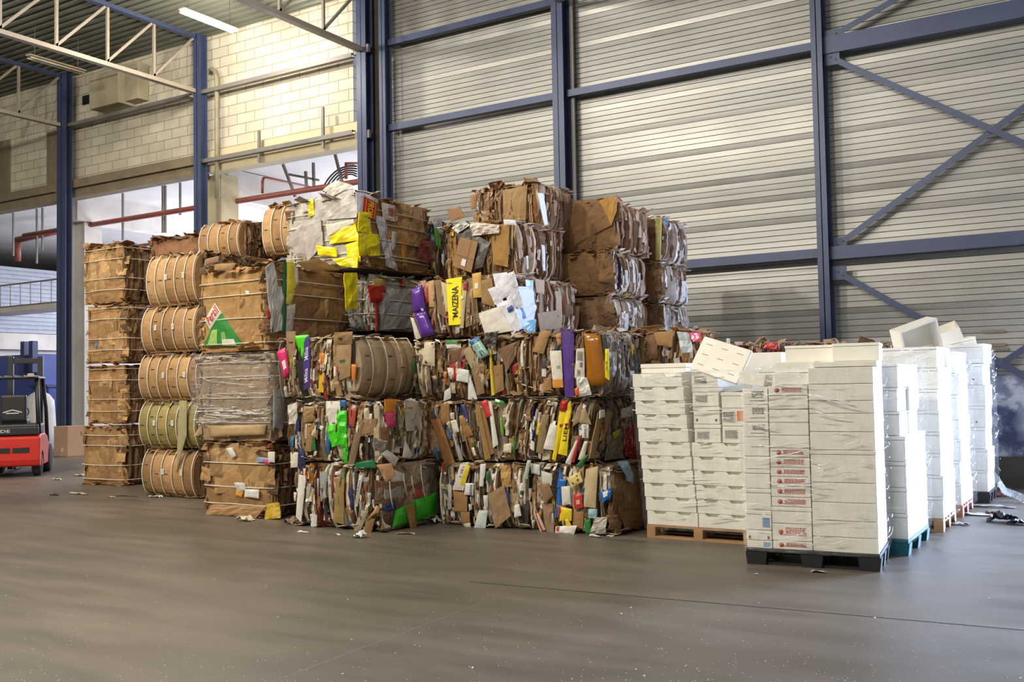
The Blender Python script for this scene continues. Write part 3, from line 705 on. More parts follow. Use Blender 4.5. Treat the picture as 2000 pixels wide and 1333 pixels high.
carriers('behind the long white slabs', (-2.7, 13.25), .95, .8, .8, 1.52)

# ---------------------------------------------------------------- recognisable scraps on the bales
f = feat
# A3
f('A3', 'front', 'brown_carton_strip', [(559, 648), (577, 647), (577, 740), (561, 738)], '8f7350')
f('A3', 'front', 'green_bag', [(576, 656), (603, 654), (595, 690), (589, 712)], '4fc81c', .3, .06, smooth=True, amp=.012)
f('A3', 'front', 'purple_carton', [(592, 662), (605, 657), (605, 755), (593, 763)], '49397f', .35, .065, text=[('Milka', 'd8d4e4', (.25, .12, .8, .38), 90), ('Milka', 'd8d4e4', (.3, .55, .85, .8), 90)])
f('A3', 'front', 'white_carton_strip', [(606, 719), (615, 720), (614, 762), (605, 761)], 'd5d0c0')
f('A3', 'front', 'orange_carton', [(624, 690), (634, 690), (633, 728), (624, 728)], 'd07c22', .4, .05)
f('A3', 'front', 'yellow_carton', [(623, 727), (634, 727), (632, 767), (622, 767)], 'e2b32c', .4, .05)
f('A3', 'front', 'white_printed_strip', [(638, 664), (648, 664), (644, 722), (639, 723)], 'd8d2c2', text=('MIRABE', '444038', (.3, .2, .75, .9), 90))
f('A3', 'front', 'kraft_flap', [(650, 675), (686, 673), (684, 735), (652, 748)], '9a7d58', .75, .06, nx=8, ny=8, sub=[('leaf_print', '3f5a34', (.42, .48, .72, .56)), ('oval_logo', 'e4dcd0', (.03, .16, .16, .42))])
f('A3', 'front', 'kraft_fold', [(655, 650), (690, 648), (688, 672), (652, 676)], '8a6c48', .8, .05, amp=.02)
f('A3', 'front', 'orange_sliver', [(686, 712), (696, 712), (693, 742), (687, 745)], 'd07a28', .4, .055)
f('A3', 'front', 'pink_bag', [(541, 688), (557, 679), (565, 728), (555, 741)], 'd62f6c', .25, .09, bulge=.03, smooth=True, amp=.015, sub=[('white_label', 'e6d4d8', (.45, .22, .85, .55))])
# A2
f('A2', 'front', 'white_paper', [(637, 784), (666, 784), (664, 830), (640, 834)], 'dcd7cc', .7, .05, amp=.02)
f('A2', 'front', 'green_plastic', [(657, 804), (677, 802), (680, 880), (661, 868)], '3ec41c', .28, .07, bulge=.03, amp=.03, nx=7, ny=10, freq=11)
f('A2', 'front', 'green_plastic', [(637, 832), (656, 828), (661, 870), (649, 874)], '46cc20', .28, .075, bulge=.02, amp=.02, freq=11)
f('A2', 'front', 'green_plastic', [(668, 876), (680, 876), (678, 905), (672, 905)], '3ab81c', .3, .06, amp=.02)
f('A2', 'front', 'blue_sliver', [(637, 846), (646, 850), (643, 887), (638, 885)], '1f5f9c', .4, .06)
f('A2', 'front', 'navy_carton', [(577, 820), (584, 820), (585, 872), (578, 872)], '2a2b62', .4, .05, text=('NA', 'b8b4c4', (.2, .1, .8, .45), 90))
f('A2', 'front', 'navy_carton', [(581, 874), (594, 879), (597, 916), (584, 916)], '26284e', .5, .05)
f('A2', 'front', 'white_carton', [(567, 884), (582, 884), (581, 913), (568, 914)], 'd3cdbc', .7, .06)
f('A2', 'front', 'kraft_strip', [(600, 832), (614, 829), (607, 883), (595, 881)], '967449', .8, .06)
f('A2', 'front', 'kraft_crumple', [(594, 794), (615, 794), (614, 823), (593, 826)], '9a7a50', .8, .055, amp=.02)
f('A2', 'front', 'white_crumple', [(563, 792), (582, 786), (578, 828), (564, 829)], 'cfc8ba', .7, .06, amp=.03, freq=11)
f('A2', 'front', 'blue_scrap', [(665, 782), (676, 783), (674, 797), (663, 793)], '2f62a0', .4, .06)
f('A2', 'front', 'long_brown_strip', [(699, 815), (711, 826), (692, 905), (678, 914)], '7d664c', .75, .065)
f('A2', 'front', 'brown_paper', [(706, 820), (736, 818), (731, 850), (706, 853)], '8a6a48', .8, .05, amp=.02)
f('A2', 'front', 'white_tag', [(622, 830), (632, 834), (629, 841), (620, 836)], 'e8e4da', .6, .075)
f('A2', 'front', 'red_scrap', [(681, 800), (697, 796), (691, 835), (681, 834)], 'a84838', .5, .055)
f('A2', 'right', 'orange_carton', [(752, 780), (775, 780), (773, 808), (752, 806)], 'd4852a', .35, .05)
f('A2', 'right', 'pink_bag', [(752, 806), (774, 806), (771, 836), (757, 834)], 'cc3c6c', .3, .06, bulge=.03)
f('A2', 'right', 'newspaper', [(790, 784), (816, 784), (824, 840), (794, 843)], 'b9b2a6', .8, .06, amp=.02)
f('A2', 'right', 'kraft_block', [(742, 836), (760, 834), (760, 876), (744, 880)], '8f6c44', .8, .05)
f('A2', 'right', 'white_sheet', [(756, 879), (779, 896), (771, 912), (745, 888)], 'dedad0', .6, .11)
f('A2', 'right', 'white_sheet', [(792, 862), (806, 890), (800, 896), (787, 894)], 'd5d0c8', .6, .08)
f('A2', 'right', 'grey_film', [(728, 855), (756, 862), (752, 885), (730, 880)], 'a39a94', .3, .09, amp=.04, freq=14)
f('A2', 'front', 'green_crate_lid', [(694, 904), (731, 899), (734, 914), (695, 917)], '1c6b42', .25, .10)
# A1
f('A1', 'front', 'white_carton_edge', [(584, 927), (598, 932), (588, 1020), (578, 1011)], 'dad6cb', .7, .06)
f('A1', 'front', 'white_carton_edge', [(616, 935), (623, 935), (618, 1029), (607, 1028)], 'd4d4cc', .7, .065)
f('A1', 'front', 'grey_carton_edge', [(624, 922), (640, 922), (635, 981), (625, 979)], '8f9592', .7, .06)
f('A1', 'front', 'pale_carton_edge', [(640, 928), (647, 944), (650, 972), (643, 976)], 'aeb4ae', .7, .06)
f('A1', 'front', 'grey_carton_edge', [(600, 945), (608, 945), (604, 985), (597, 983)], 'a5a59c', .7, .05)
f('A1', 'front', 'olive_kraft_strip', [(656, 934), (672, 938), (671, 1025), (651, 1020)], '8f7645', .75, .07, text=('ABAAA', '4a3c22', (.45, .42, .55, .62), 90))
f('A1', 'front', 'white_printed_strip', [(701, 930), (709, 928), (698, 990), (693, 990)], 'cfc9bd', .7, .065, text=('OLVERO', '5a534a', (.3, .1, .7, .85), 90))
f('A1', 'front', 'grey_kraft_strip', [(704, 997), (720, 998), (703, 1041), (690, 1041)], '9c8c76', .7, .07)
f('A1', 'front', 'kraft_strip', [(714, 1013), (732, 1014), (724, 1045), (711, 1045)], '7d6038', .8, .07)
f('A1', 'front', 'kraft_flap', [(731, 996), (741, 990), (739, 1001), (715, 1018)], 'a97e4a', .8, .09)
f('A1', 'front', 'torn_kraft', [(735, 908), (766, 905), (772, 930), (755, 942)], '9a7350', .8, .09, amp=.02)
f('A1', 'right', 'white_sheet', [(764, 915), (786, 925), (790, 940), (764, 942)], 'd6d2cb', .7, .06)
f('A1', 'right', 'green_plastic', [(812, 976), (852, 962), (858, 1008), (812, 1020)], '2e9a1e', .3, .07, bulge=.06, smooth=True, amp=.01, nx=8)
f('A1', 'right', 'green_plastic', [(772, 998), (813, 978), (813, 1020), (768, 1032)], '35a322', .3, .065, bulge=.04, smooth=True, amp=.01, nx=8)
f('A1', 'right', 'kraft_flap', [(793, 990), (809, 985), (814, 1031), (803, 1034)], '98723f', .8, .13)
f('A1', 'right', 'navy_scrap', [(752, 985), (774, 980), (774, 996), (752, 1002)], '2a2f66', .5, .06, amp=.02)
f('A1', 'right', 'red_scrap', [(808, 945), (822, 944), (826, 972), (806, 974)], 'a5433a', .5, .06, amp=.02)
f('A1', 'right', 'grey_carton', [(750, 955), (784, 950), (782, 972), (752, 976)], 'a39c94', .7, .055, amp=.015)
f('A1', 'right', 'brown_carton', [(745, 940), (800, 938), (798, 955), (746, 958)], '8a6848', .7, .05, amp=.02)
for u0, v0, u1, v1 in ((761, 940, 768, 995), (788, 925, 798, 975), (804, 930, 812, 970), (822, 910, 832, 980)):
    B, M, O, N = fplane('A1', 'right'); inv = M.inverted(); mb = MB()
    mb.tube([inv @ on_plane(u0+(u1-u0)*(t/5)**1.6, v0+(v1-v0)*t/5, O+N*(.085+.04*math.sin(t*.6)), N) for t in range(6)], .006, 5, col=(.7, .68, .6)); mb.build('strap', STRAP, B['root'])
# B3
f('B3', 'front', 'pale_rolled_carton', [(829, 668), (849, 668), (849, 716), (825, 712)], 'cdbfa5', .75, .06, bulge=.03)
f('B3', 'front', 'green_white_carton', [(871, 664), (899, 664), (900, 680), (871, 681)], 'ddd8ca', .6, .06, sub=[('green_band', '2f7a3c', (0, .5, 1, 1))])
f('B3', 'front', 'brown_film_carton', [(873, 681), (904, 678), (912, 705), (872, 715)], '6e4e3a', .35, .05)
f('B3', 'front', 'red_carton', [(877, 712), (911, 702), (905, 735), (882, 744)], '9c2420', .45, .055)
f('B3', 'front', 'white_card', [(893, 719), (916, 724), (914, 748), (891, 744)], 'd3d5cf', .6, .07)
f('B3', 'front', 'white_strip', [(915, 724), (926, 758), (932, 780), (914, 781)], 'cfd2ca', .7, .055)
f('B3', 'front', 'light_kraft_carton', [(902, 685), (918, 676), (940, 716), (921, 722)], 'a08d6c', .75, .06)
f('B3', 'front', 'kraft_strip', [(921, 720), (938, 717), (946, 768), (932, 773)], '84684a', .8, .06)
f('B3', 'front', 'pale_green_bag', [(916, 668), (933, 657), (956, 693), (938, 703)], '9cc4b4', .35, .10, bulge=.03, smooth=True, text=[('C C', '22304a', (.25, .48, .7, .64), 0), ('LE', '22304a', (.35, .12, .75, .32), 180)], sub=[('blue_end', '1f5e9e', (0, .78, 1, 1))])
f('B3', 'front', 'yellow_band', [(955, 684), (959, 684), (966, 772), (960, 773)], 'd8c030', .4, .06)
f('B3', 'front', 'brown_fold', [(972, 682), (1018, 664), (1004, 702), (990, 726)], '7a5a42', .75, .07, amp=.015)
f('B3', 'front', 'brown_paper', [(1010, 674), (1037, 690), (1036, 732), (1012, 716)], '7f6048', .6, .05, amp=.02)
f('B3', 'front', 'grey_netting', [(946, 651), (976, 647), (970, 672), (952, 680)], '5a5450', .85, .11, amp=.05, freq=16, nx=9, ny=9)
f('B3', 'front', 'kraft_strip', [(963, 715), (982, 712), (984, 762), (966, 770)], '937044', .8, .05)
f('B3', 'front', 'white_scrap', [(868, 765), (880, 756), (880, 778), (866, 785)], 'd2d0ca', .6, .07)
f('B3', 'front', 'red_scrap', [(1001, 715), (1012, 708), (1011, 730), (1002, 732)], '95252a', .4, .06)
B, M, O, N = fplane('B3', 'front'); inv = M.inverted(); mb = MB()
mb.tube([inv @ on_plane(u, v, O+N*.12, N) for u, v in ((1036, 717), (1022, 720), (1014, 731), (1013, 742), (1020, 751), (1034, 756), (1046, 759), (1055, 765))], .007, 6, col=(.8, .8, .76)); mb.build('white_cord', STRAP, B['root'])
f('B3', 'front', 'grey_net_bag', [(1015, 736), (1032, 733), (1035, 756), (1016, 757)], '6d7476', .5, .07, amp=.03, freq=16)
# C3
f('C3', 'front', 'kraft_carton', [(1056, 645), (1076, 647), (1061, 692), (1040, 687)], '9f7a4a', .7, .07)
f('C3', 'front', 'purple_carton', [(1096, 645), (1121, 643), (1121, 776), (1104, 777)], '4f3182', .4, .07, nx=4, amp=.008)
f('C3', 'front', 'white_orange_carton', [(1073, 686), (1096, 685), (1100, 757), (1081, 758)], 'd8d2c2', .6, .08, sub=[('orange_band', 'd99235', (0, 0, 1, .22))], text=('SE', '8a8a80', (.55, .5, .85, .6), 90))
f('C3', 'front', 'printed_paper', [(1126, 682), (1141, 680), (1142, 745), (1122, 738)], 'cdc6b8', .7, .08, sub=[('print_patch', '77786f', (.3, .15, .6, .3)), ('print_patch', '77707f', (.55, .4, .8, .55)), ('print_patch', '8a8578', (.2, .62, .8, .9))])
f('C3', 'front', 'white_film', [(1126, 735), (1147, 738), (1156, 771), (1130, 776)], 'd3d0c9', .35, .09, amp=.03, freq=12)
f('C3', 'front', 'orange_carton', [(1141, 652), (1172, 651), (1185, 752), (1147, 756)], '9c6114', .22, .07, bulge=.03, smooth=True, amp=.003)
f('C3', 'front', 'dark_edge', [(1172, 655), (1183, 652), (1192, 705), (1182, 705)], '2f2a28', .6, .05)
f('C3', 'front', 'yellow_black_strip', [(1182, 682), (1189, 682), (1190, 743), (1182, 738)], 'e0cf20', .4, .085, text=('EUX', '22201a', (.3, .3, .7, .6), 90))
f('C3', 'front', 'red_orange_scrap', [(1122, 760), (1130, 756), (1132, 772), (1124, 774)], 'd8642a', .4, .10)
f('C3', 'front', 'dark_label_block', [(1058, 700), (1068, 700), (1068, 738), (1058, 738)], '3a3440', .6, .055, sub=[('white_label', 'd8d4cc', (.1, .05, .95, .45))])
f('C3', 'front', 'kraft_carton', [(1062, 738), (1077, 738), (1077, 768), (1060, 767)], '9a7348', .8, .06)
f('C3', 'front', 'orange_fold', [(1083, 655), (1096, 650), (1096, 672), (1090, 675)], 'b98550', .6, .06)
# C2
f('C2', 'front', 'yellow_carton', [(1093, 802), (1107, 808), (1085, 900), (1078, 898)], 'e2c71a', .4, .07)
f('C2', 'front', 'yellow_carton', [(1106, 800), (1116, 797), (1107, 891), (1090, 887)], 'ead01e', .4, .08, text=('LIEM', '26221c', (.30, .30, .80, .68), 90), sub=[('red_patch', 'b4281e', (.86, .56, 1, .78))])
f('C2', 'front', 'yellow_tip', [(1107, 790), (1115, 783), (1117, 808), (1107, 806)], 'dcc41c', .4, .075)
f('C2', 'front', 'red_bag', [(1096, 783), (1110, 783), (1108, 803), (1094, 804)], 'b5221f', .3, .08, bulge=.03, amp=.015)
f('C2', 'front', 'white_carton', [(1075, 827), (1088, 832), (1081, 880), (1061, 877)], 'e0dcd2', .6, .08)
f('C2', 'front', 'kraft_strip', [(1056, 810), (1073, 810), (1061, 886), (1047, 884)], '8a744f', .8, .07)
f('C2', 'front', 'dark_block', [(1040, 815), (1049, 818), (1044, 898), (1033, 890)], '302a26', .7, .06, sub=[('white_label', 'dad6cc', (.15, .2, .9, .42)), ('small_print', 'b9b4a8', (.2, .7, .7, .92))])
f('C2', 'front', 'yellow_scrap', [(1050, 825), (1057, 826), (1053, 850), (1047, 850)], 'd8c428', .5, .075)
f('C2', 'front', 'kraft_triangle', [(1121, 806), (1137, 785), (1136, 822), (1118, 834)], '9c835e', .8, .07)
f('C2', 'front', 'kraft_triangle', [(1136, 800), (1144, 800), (1155, 830), (1132, 826)], 'a28b68', .8, .09)
f('C2', 'front', 'white_printed_card', [(1136, 829), (1150, 829), (1149, 855), (1137, 856)], 'd8d5cc', .6, .08, text=('ation.C', '4a4640', (.35, .05, .7, .95), 90))
f('C2', 'front', 'red_carton', [(1130, 852), (1136, 850), (1122, 904), (1115, 904)], 'a52a24', .5, .075)
f('C2', 'front', 'white_card', [(1124, 862), (1131, 858), (1114, 908), (1104, 905)], 'd8d4cb', .6, .07)
f('C2', 'front', 'pale_cards', [(1141, 862), (1148, 862), (1141, 900), (1129, 898)], 'd0c6b4', .6, .07)
f('C2', 'front', 'green_carton', [(1141, 892), (1151, 887), (1136, 915), (1124, 911)], '2f6a35', .4, .09)
f('C2', 'right', 'kraft_strip', [(1168, 806), (1179, 804), (1162, 896), (1151, 896)], '8f7650', .8, .06)
f('C2', 'right', 'kraft_strip', [(1186, 800), (1198, 806), (1180, 860), (1172, 862)], '937a54', .8, .06)
f('C2', 'right', 'white_scrap', [(1172, 802), (1181, 800), (1182, 815), (1171, 818)], 'ddd8cf', .6, .09)
f('C2', 'right', 'red_bag', [(1212, 822), (1241, 826), (1248, 900), (1222, 892)], '8a1f1c', .35, .05)
f('C2', 'right', 'grey_film', [(1185, 850), (1214, 845), (1218, 895), (1182, 900)], '7f7464', .35, .06, amp=.03)
f('C2', 'right', 'lime_scrap', [(1196, 846), (1211, 838), (1211, 850), (1200, 858)], '9aa83a', .5, .09)
f('C2', 'right', 'pale_scrap', [(1212, 800), (1236, 792), (1232, 815), (1214, 818)], 'b3a598', .6, .08, amp=.03)
# B2
f('B2', 'front', 'brown_plank', [(841, 820), (859, 818), (888, 904), (870, 910)], '8f6236', .8, .09, bulge=.004, amp=.003)
f('B2', 'front', 'kraft_carton', [(859, 788), (878, 788), (876, 829), (865, 832)], '94703f', .8, .06)
f('B2', 'front', 'white_label_card', [(880, 823), (891, 820), (897, 843), (886, 847)], 'd4cfc4', .6, .08)
f('B2', 'front', 'kraft_crumple', [(896, 818), (908, 815), (925, 850), (907, 856)], '8a6636', .8, .07, amp=.02)
f('B2', 'front', 'navy_carton', [(899, 790), (908, 790), (919, 832), (909, 826)], '26285c', .45, .06, text=('NI', 'b9b6c8', (.2, .05, .8, .3), 90))
f('B2', 'front', 'red_carton', [(939, 785), (951, 781), (961, 812), (950, 816)], 'c23a30', .4, .08, amp=.012)
f('B2', 'front', 'white_long_strip', [(954, 785), (960, 785), (973, 868), (963, 876)], 'd5d5cc', .6, .075)
f('B2', 'front', 'kraft_strip', [(928, 790), (937, 790), (958, 895), (947, 900)], '94713f', .8, .065)
f('B2', 'front', 'kraft_strip', [(940, 800), (947, 806), (966, 885), (958, 890)], '8a6840', .8, .06)
f('B2', 'front', 'green_white_pack', [(967, 779), (985, 785), (983, 793), (965, 788)], '2f8a3a', .4, .10, sub=[('white_top', 'e4e4dc', (.1, .5, .6, 1))])
f('B2', 'front', 'white_tag', [(984, 868), (999, 866), (998, 885), (983, 883)], 'd8ccb0', .6, .10)
f('B2', 'front', 'grey_strip', [(882, 846), (889, 846), (905, 900), (898, 903)], 'a8a090', .7, .06)
f('B2', 'front', 'lime_strip', [(976, 818), (980, 816), (984, 848), (979, 850)], '6aa82a', .5, .07)
f('B2', 'front', 'white_tag', [(921, 875), (926, 874), (930, 890), (925, 891)], 'e4e0d8', .6, .08)
# B1
f('B1', 'front', 'white_yellow_carton', [(899, 906), (919, 910), (905, 959), (884, 957)], 'ded6c5', .55, .09, sub=[('yellow_side', 'dcc42a', (.62, .22, 1, 1))], text=('3. DE L', '4a463c', (.3, .5, .5, .95), 90))
f('B1', 'front', 'barcode_label', [(909, 944), (925, 945), (924, 968), (907, 967)], 'e2dfd8', .5, .10, sub=[('bar_print', '2c2a28', (.66, .06+.15*i, .92, .06+.15*i+.07)) for i in range(6)])
f('B1', 'front', 'kraft_carton', [(886, 960), (913, 963), (912, 1000), (887, 999)], '9c7748', .8, .08)
f('B1', 'front', 'kraft_carton', [(899, 1000), (917, 1000), (918, 1024), (903, 1026)], '98734a', .8, .07)
f('B1', 'front', 'white_edge', [(905, 1024), (919, 1022), (919, 1031), (906, 1032)], 'cfc8ba', .7, .08)
f('B1', 'front', 'blue_white_card', [(935, 997), (953, 998), (948, 1032), (926, 1032)], 'c3ccc8', .6, .10)
f('B1', 'front', 'torn_kraft', [(953, 966), (984, 948), (998, 1008), (968, 1033)], '927552', .8, .09, nx=8, ny=8, amp=.016)
f('B1', 'front', 'crumpled_kraft', [(977, 910), (997, 909), (999, 951), (982, 953)], 'b58e55', .8, .07, amp=.03, freq=12)
f('B1', 'front', 'white_card', [(938, 907), (949, 906), (945, 950), (937, 951)], 'd6d5d2', .6, .07)
f('B1', 'front', 'green_scrap', [(949, 922), (957, 920), (955, 944), (948, 944)], '2a5a3c', .5, .065)
f('B1', 'front', 'navy_sliver', [(988, 952), (993, 955), (997, 985), (992, 985)], '34306a', .5, .10)
f('B1', 'front', 'white_tag', [(1004, 988), (1014, 985), (1018, 1008), (1005, 1011)], 'e0ddd6', .6, .08)
f('B1', 'front', 'white_carton_strip', [(944, 968), (953, 968), (953, 990), (946, 992)], 'd5d2ca', .6, .07)
f('B1', 'front', 'pale_green_slab', [(1030, 899), (1037, 900), (1030, 936), (1022, 935)], 'b4c0b0', .6, .10)
f('B1', 'front', 'grey_strip', [(875, 946), (882, 946), (882, 995), (875, 996)], 'c0b8b0', .7, .07)
# C1
f('C1', 'front', 'white_card', [(1036, 905), (1054, 909), (1054, 928), (1037, 925)], 'd0d2cc', .6, .08)
f('C1', 'front', 'pale_carton', [(1057, 920), (1077, 926), (1081, 950), (1059, 946)], 'c9c4b6', .7, .09)
f('C1', 'front', 'kraft_diamond', [(1054, 948), (1072, 944), (1080, 968), (1064, 986)], '8a6b4a', .8, .10)
f('C1', 'front', 'mottled_paper', [(1058, 985), (1080, 984), (1083, 1040), (1068, 1042)], '8f7458', .85, .07, amp=.02)
f('C1', 'front', 'red_white_strip', [(1043, 1003), (1052, 1004), (1065, 1035), (1055, 1040)], 'cdb4a8', .6, .08, sub=[('red_band', 'a83630', (.35, 0, .6, 1))])
f('C1', 'front', 'blue_carton', [(1093, 914), (1099, 934), (1096, 1008), (1083, 1012)], '2a60ae', .4, .07)
f('C1', 'front', 'blue_carton', [(1090, 936), (1107, 938), (1102, 955), (1087, 953)], '1f66b4', .4, .085)
f('C1', 'front', 'white_carton', [(1096, 951), (1113, 950), (1115, 985), (1098, 988)], 'd3d0c6', .6, .10)
f('C1', 'front', 'yellow_carton', [(1094, 990), (1117, 995), (1116, 1018), (1093, 1018)], 'e2c822', .4, .085)
f('C1', 'front', 'yellow_carton_tail', [(1103, 1014), (1110, 1014), (1118, 1034), (1106, 1034)], 'e2c822', .4, .09)
f('C1', 'front', 'cream_pack', [(1107, 935), (1132, 922), (1138, 941), (1117, 953)], 'd8c47a', .5, .10, sub=[('dark_spot', '5a4a2a', (.2, .2, .32, .4)), ('dark_spot', '5a4a2a', (.65, .25, .78, .45)), ('dark_spot', '5a4a2a', (.7, .7, .8, .85))])
f('C1', 'front', 'red_pack', [(1120, 967), (1137, 964), (1138, 992), (1121, 996)], 'c2382a', .4, .08, sub=[('pale_ring', 'e0b0a4', (.35, .3, .75, .6))])
f('C1', 'front', 'beige_carton', [(1144, 917), (1168, 911), (1163, 993), (1140, 990)], 'c0a983', .75, .10, nx=6, ny=9, bulge=.015)
f('C1', 'front', 'blue_label_pack', [(1171, 962), (1195, 953), (1192, 972), (1176, 984)], '1f63b2', .35, .10, amp=.02, sub=[('white_label', 'd8dcdc', (.3, .35, .72, .85))])
f('C1', 'front', 'red_white_bag', [(1085, 1029), (1128, 1027), (1121, 1045), (1085, 1041)], 'dcd6cc', .5, .10, amp=.02, sub=[('red_patch', 'b42a2a', (.06, .3, .2, .95))])
f('C1', 'front', 'green_scrap', [(1141, 1018), (1153, 1013), (1153, 1043), (1144, 1043)], '2f7a34', .4, .09)
f('C1', 'front', 'pale_blue_film', [(1150, 994), (1166, 995), (1165, 1013), (1150, 1012)], '93bec6', .35, .08, amp=.02)
f('C1', 'front', 'grey_film', [(1162, 1012), (1185, 1010), (1184, 1044), (1152, 1042)], 'a8a096', .35, .09, amp=.03, freq=12)
f('C1', 'front', 'kraft_carton', [(1117, 1000), (1140, 1000), (1138, 1032), (1119, 1035)], '9a7448', .8, .06)
f('C1', 'right', 'blue_film', [(1206, 902), (1228, 900), (1236, 945), (1226, 940)], '7f9cb4', .3, .09, amp=.04, freq=12)
f('C1', 'right', 'kraft_point', [(1212, 1000), (1258, 995), (1256, 1030), (1222, 1036)], '7a5a3a', .8, .06, amp=.02)
# M4
f('M4', 'front', 'purple_bag', [(803, 566), (824, 556), (831, 608), (808, 612)], '5b3092', .22, .11, bulge=.05, smooth=True, amp=.008, sub=[('white_sticker', 'dcd6e4', (.72, .02, .9, .12))])
f('M4', 'front', 'purple_bag', [(808, 611), (831, 607), (849, 654), (823, 661)], '5b3092', .22, .11, bulge=.05, smooth=True, amp=.008)
f('M4', 'front', 'white_wedge', [(801, 620), (808, 622), (822, 660), (813, 664)], 'cfc9b8', .7, .07)
f('M4', 'front', 'red_carton', [(826, 560), (836, 558), (838, 590), (830, 592)], 'b03428', .5, .06)
f('M4', 'front', 'tan_strip', [(836, 550), (848, 547), (849, 600), (838, 600)], 'bb966a', .75, .06)
f('M4', 'front', 'grey_kraft_strip', [(849, 548), (862, 546), (870, 622), (856, 612)], '80694a', .8, .06)
f('M4', 'front', 'cream_strip', [(861, 550), (871, 554), (881, 610), (871, 609)], 'c8b58f', .75, .07)
f('M4', 'front', 'yellow_carton', [(871, 546), (902, 541), (899, 634), (877, 636)], 'f4e303', .45, .085, bulge=.004, amp=.002, text=('MAIZENA', '1c1a12', (.36, .16, .80, .82), 90, .02), label='bright yellow carton with black lettering')
f('M4', 'front', 'cream_strip', [(902, 551), (912, 560), (905, 641), (898, 641)], 'c5b187', .75, .075)
f('M4', 'front', 'red_print_scrap', [(904, 552), (913, 550), (912, 567), (905, 567)], '9c3a30', .6, .085)
f('M4', 'front', 'printed_kraft', [(912, 545), (928, 541), (935, 630), (909, 640)], '86704c', .8, .06, text=('ORN LG', '5a4a32', (.3, .1, .5, .6), 90))
f('M4', 'front', 'golden_carton', [(922, 535), (939, 532), (941, 581), (925, 582)], 'c9a04f', .55, .08, sub=[('white_logo', 'e6dccb', (.30, .36, .72, .58))])
f('M4', 'front', 'kraft_carton', [(938, 548), (961, 543), (967, 600), (941, 592)], '93744a', .8, .09)
f('M4', 'front', 'white_paper', [(962, 535), (990, 532), (1008, 570), (975, 588)], 'd6d7e0', .6, .12, amp=.02)
f('M4', 'front', 'white_paper', [(953, 565), (968, 560), (984, 590), (967, 596)], 'd3d4dc', .6, .13, amp=.012)
f('M4', 'front', 'white_paper', [(968, 592), (1000, 585), (1018, 640), (1000, 655)], 'dcdde6', .6, .13, amp=.016)
f('M4', 'front', 'white_paper', [(980, 560), (1010, 555), (1022, 600), (1000, 608)], 'cfd0dc', .6, .11, amp=.02)
f('M4', 'front', 'cream_sheet', [(935, 612), (974, 599), (1003, 646), (948, 656)], 'dad5ca', .6, .15, bulge=.006, amp=.006)
f('M4', 'right', 'white_paper', [(1012, 560), (1040, 560), (1044, 600), (1018, 605)], 'd0d4e4', .6, .08, amp=.03)
f('M4', 'right', 'white_paper', [(1004, 600), (1045, 596), (1046, 630), (1010, 648)], 'd4d8e6', .6, .09, amp=.03)
f('M4', 'front', 'white_paper', [(992, 535), (1003, 530), (1012, 558), (1000, 566)], 'd6d8e2', .6, .12, amp=.02)
f('M4', 'front', 'blue_patch', [(990, 602), (999, 596), (1003, 603), (993, 611)], '3a4f96', .5, .16)
f('M4', 'right', 'blue_strip', [(1012, 585), (1018, 590), (1028, 622), (1022, 624)], '5a82b4', .5, .11)
f('M4', 'right', 'pale_blue_pack', [(1020, 628), (1046, 624), (1045, 650), (1025, 655)], '86b2c2', .35, .09, amp=.02)
f('M4', 'right', 'pale_blue_pack', [(1026, 546), (1042, 548), (1041, 564), (1028, 560)], 'a4c4c8', .4, .08, amp=.012)
f('M4', 'right', 'kraft_flap', [(1045, 545), (1064, 548), (1062, 575), (1048, 572)], 'b09478', .8, .07)
f('M4', 'right', 'kraft_sheet', [(1050, 612), (1095, 605), (1098, 640), (1055, 648)], 'a08468', .8, .07)
# T3 column
f('T3-2', 'front', 'white_detergent_print', [(419, 592), (432, 612), (410, 644), (400, 626)], 'd9d3c4', .5, .07, text=('Persil', 'c02c28', (.08, .12, .80, .95), 90, .015))
f('T3-2', 'front', 'green_detergent_print', [(424, 614), (433, 609), (474, 676), (398, 676)], '2e8436', .45, .06, nx=8, ny=8, sub=[('pale_green_print', '9cc06a', (.10, .05, .36, .5)), ('pale_green_print', '7fae62', (.5, .2, .66, .42)), ('white_print', 'dcd8c8', (.50, .02, .86, .2))])
f('T3-2', 'front', 'kraft_flap', [(400, 507), (428, 500), (425, 512), (398, 520)], '93745a', .8, .16)
f('T3-2', 'front', 'kraft_flap', [(420, 516), (462, 514), (450, 530), (418, 528)], 'a07c52', .8, .20)
f('T3-2', 'front', 'small_label', [(479, 567), (487, 570), (486, 578), (480, 576)], 'd9d3c4', .6, .05)
f('T3-2', 'right', 'white_grey_carton', [(518, 522), (535, 510), (548, 590), (530, 650)], 'b9b4b0', .6, .06, amp=.03, nx=8, ny=10)
f('T3-2', 'right', 'white_grey_carton', [(535, 560), (553, 560), (553, 645), (535, 650)], 'c0bcb6', .6, .055, amp=.03)
f('T3-2', 'right', 'green_band', [(553, 512), (560, 512), (558, 650), (551, 650)], '235c38', .5, .065)
f('T3-2', 'right', 'yellow_carton', [(560, 512), (573, 512), (578, 562), (560, 580)], 'd6c93a', .45, .065, amp=.015)
f('T3-2', 'right', 'yellow_carton', [(560, 572), (577, 566), (568, 596), (557, 594)], 'ccc04a', .45, .06)
f('T3-2', 'right', 'white_carton', [(572, 520), (582, 525), (583, 555), (577, 560)], 'c8c5c4', .6, .06)
f('T3-2', 'right', 'pale_carton', [(560, 598), (576, 594), (572, 652), (558, 652)], 'b5b0a8', .6, .06, amp=.02)
f('T3-2', 'right', 'red_print_scrap', [(521, 608), (529, 606), (530, 622), (522, 624)], 'b0352e', .5, .07)
f('T3-2', 'right', 'kraft_fold', [(580, 512), (622, 505), (664, 528), (600, 530)], 'a98558', .8, .12)
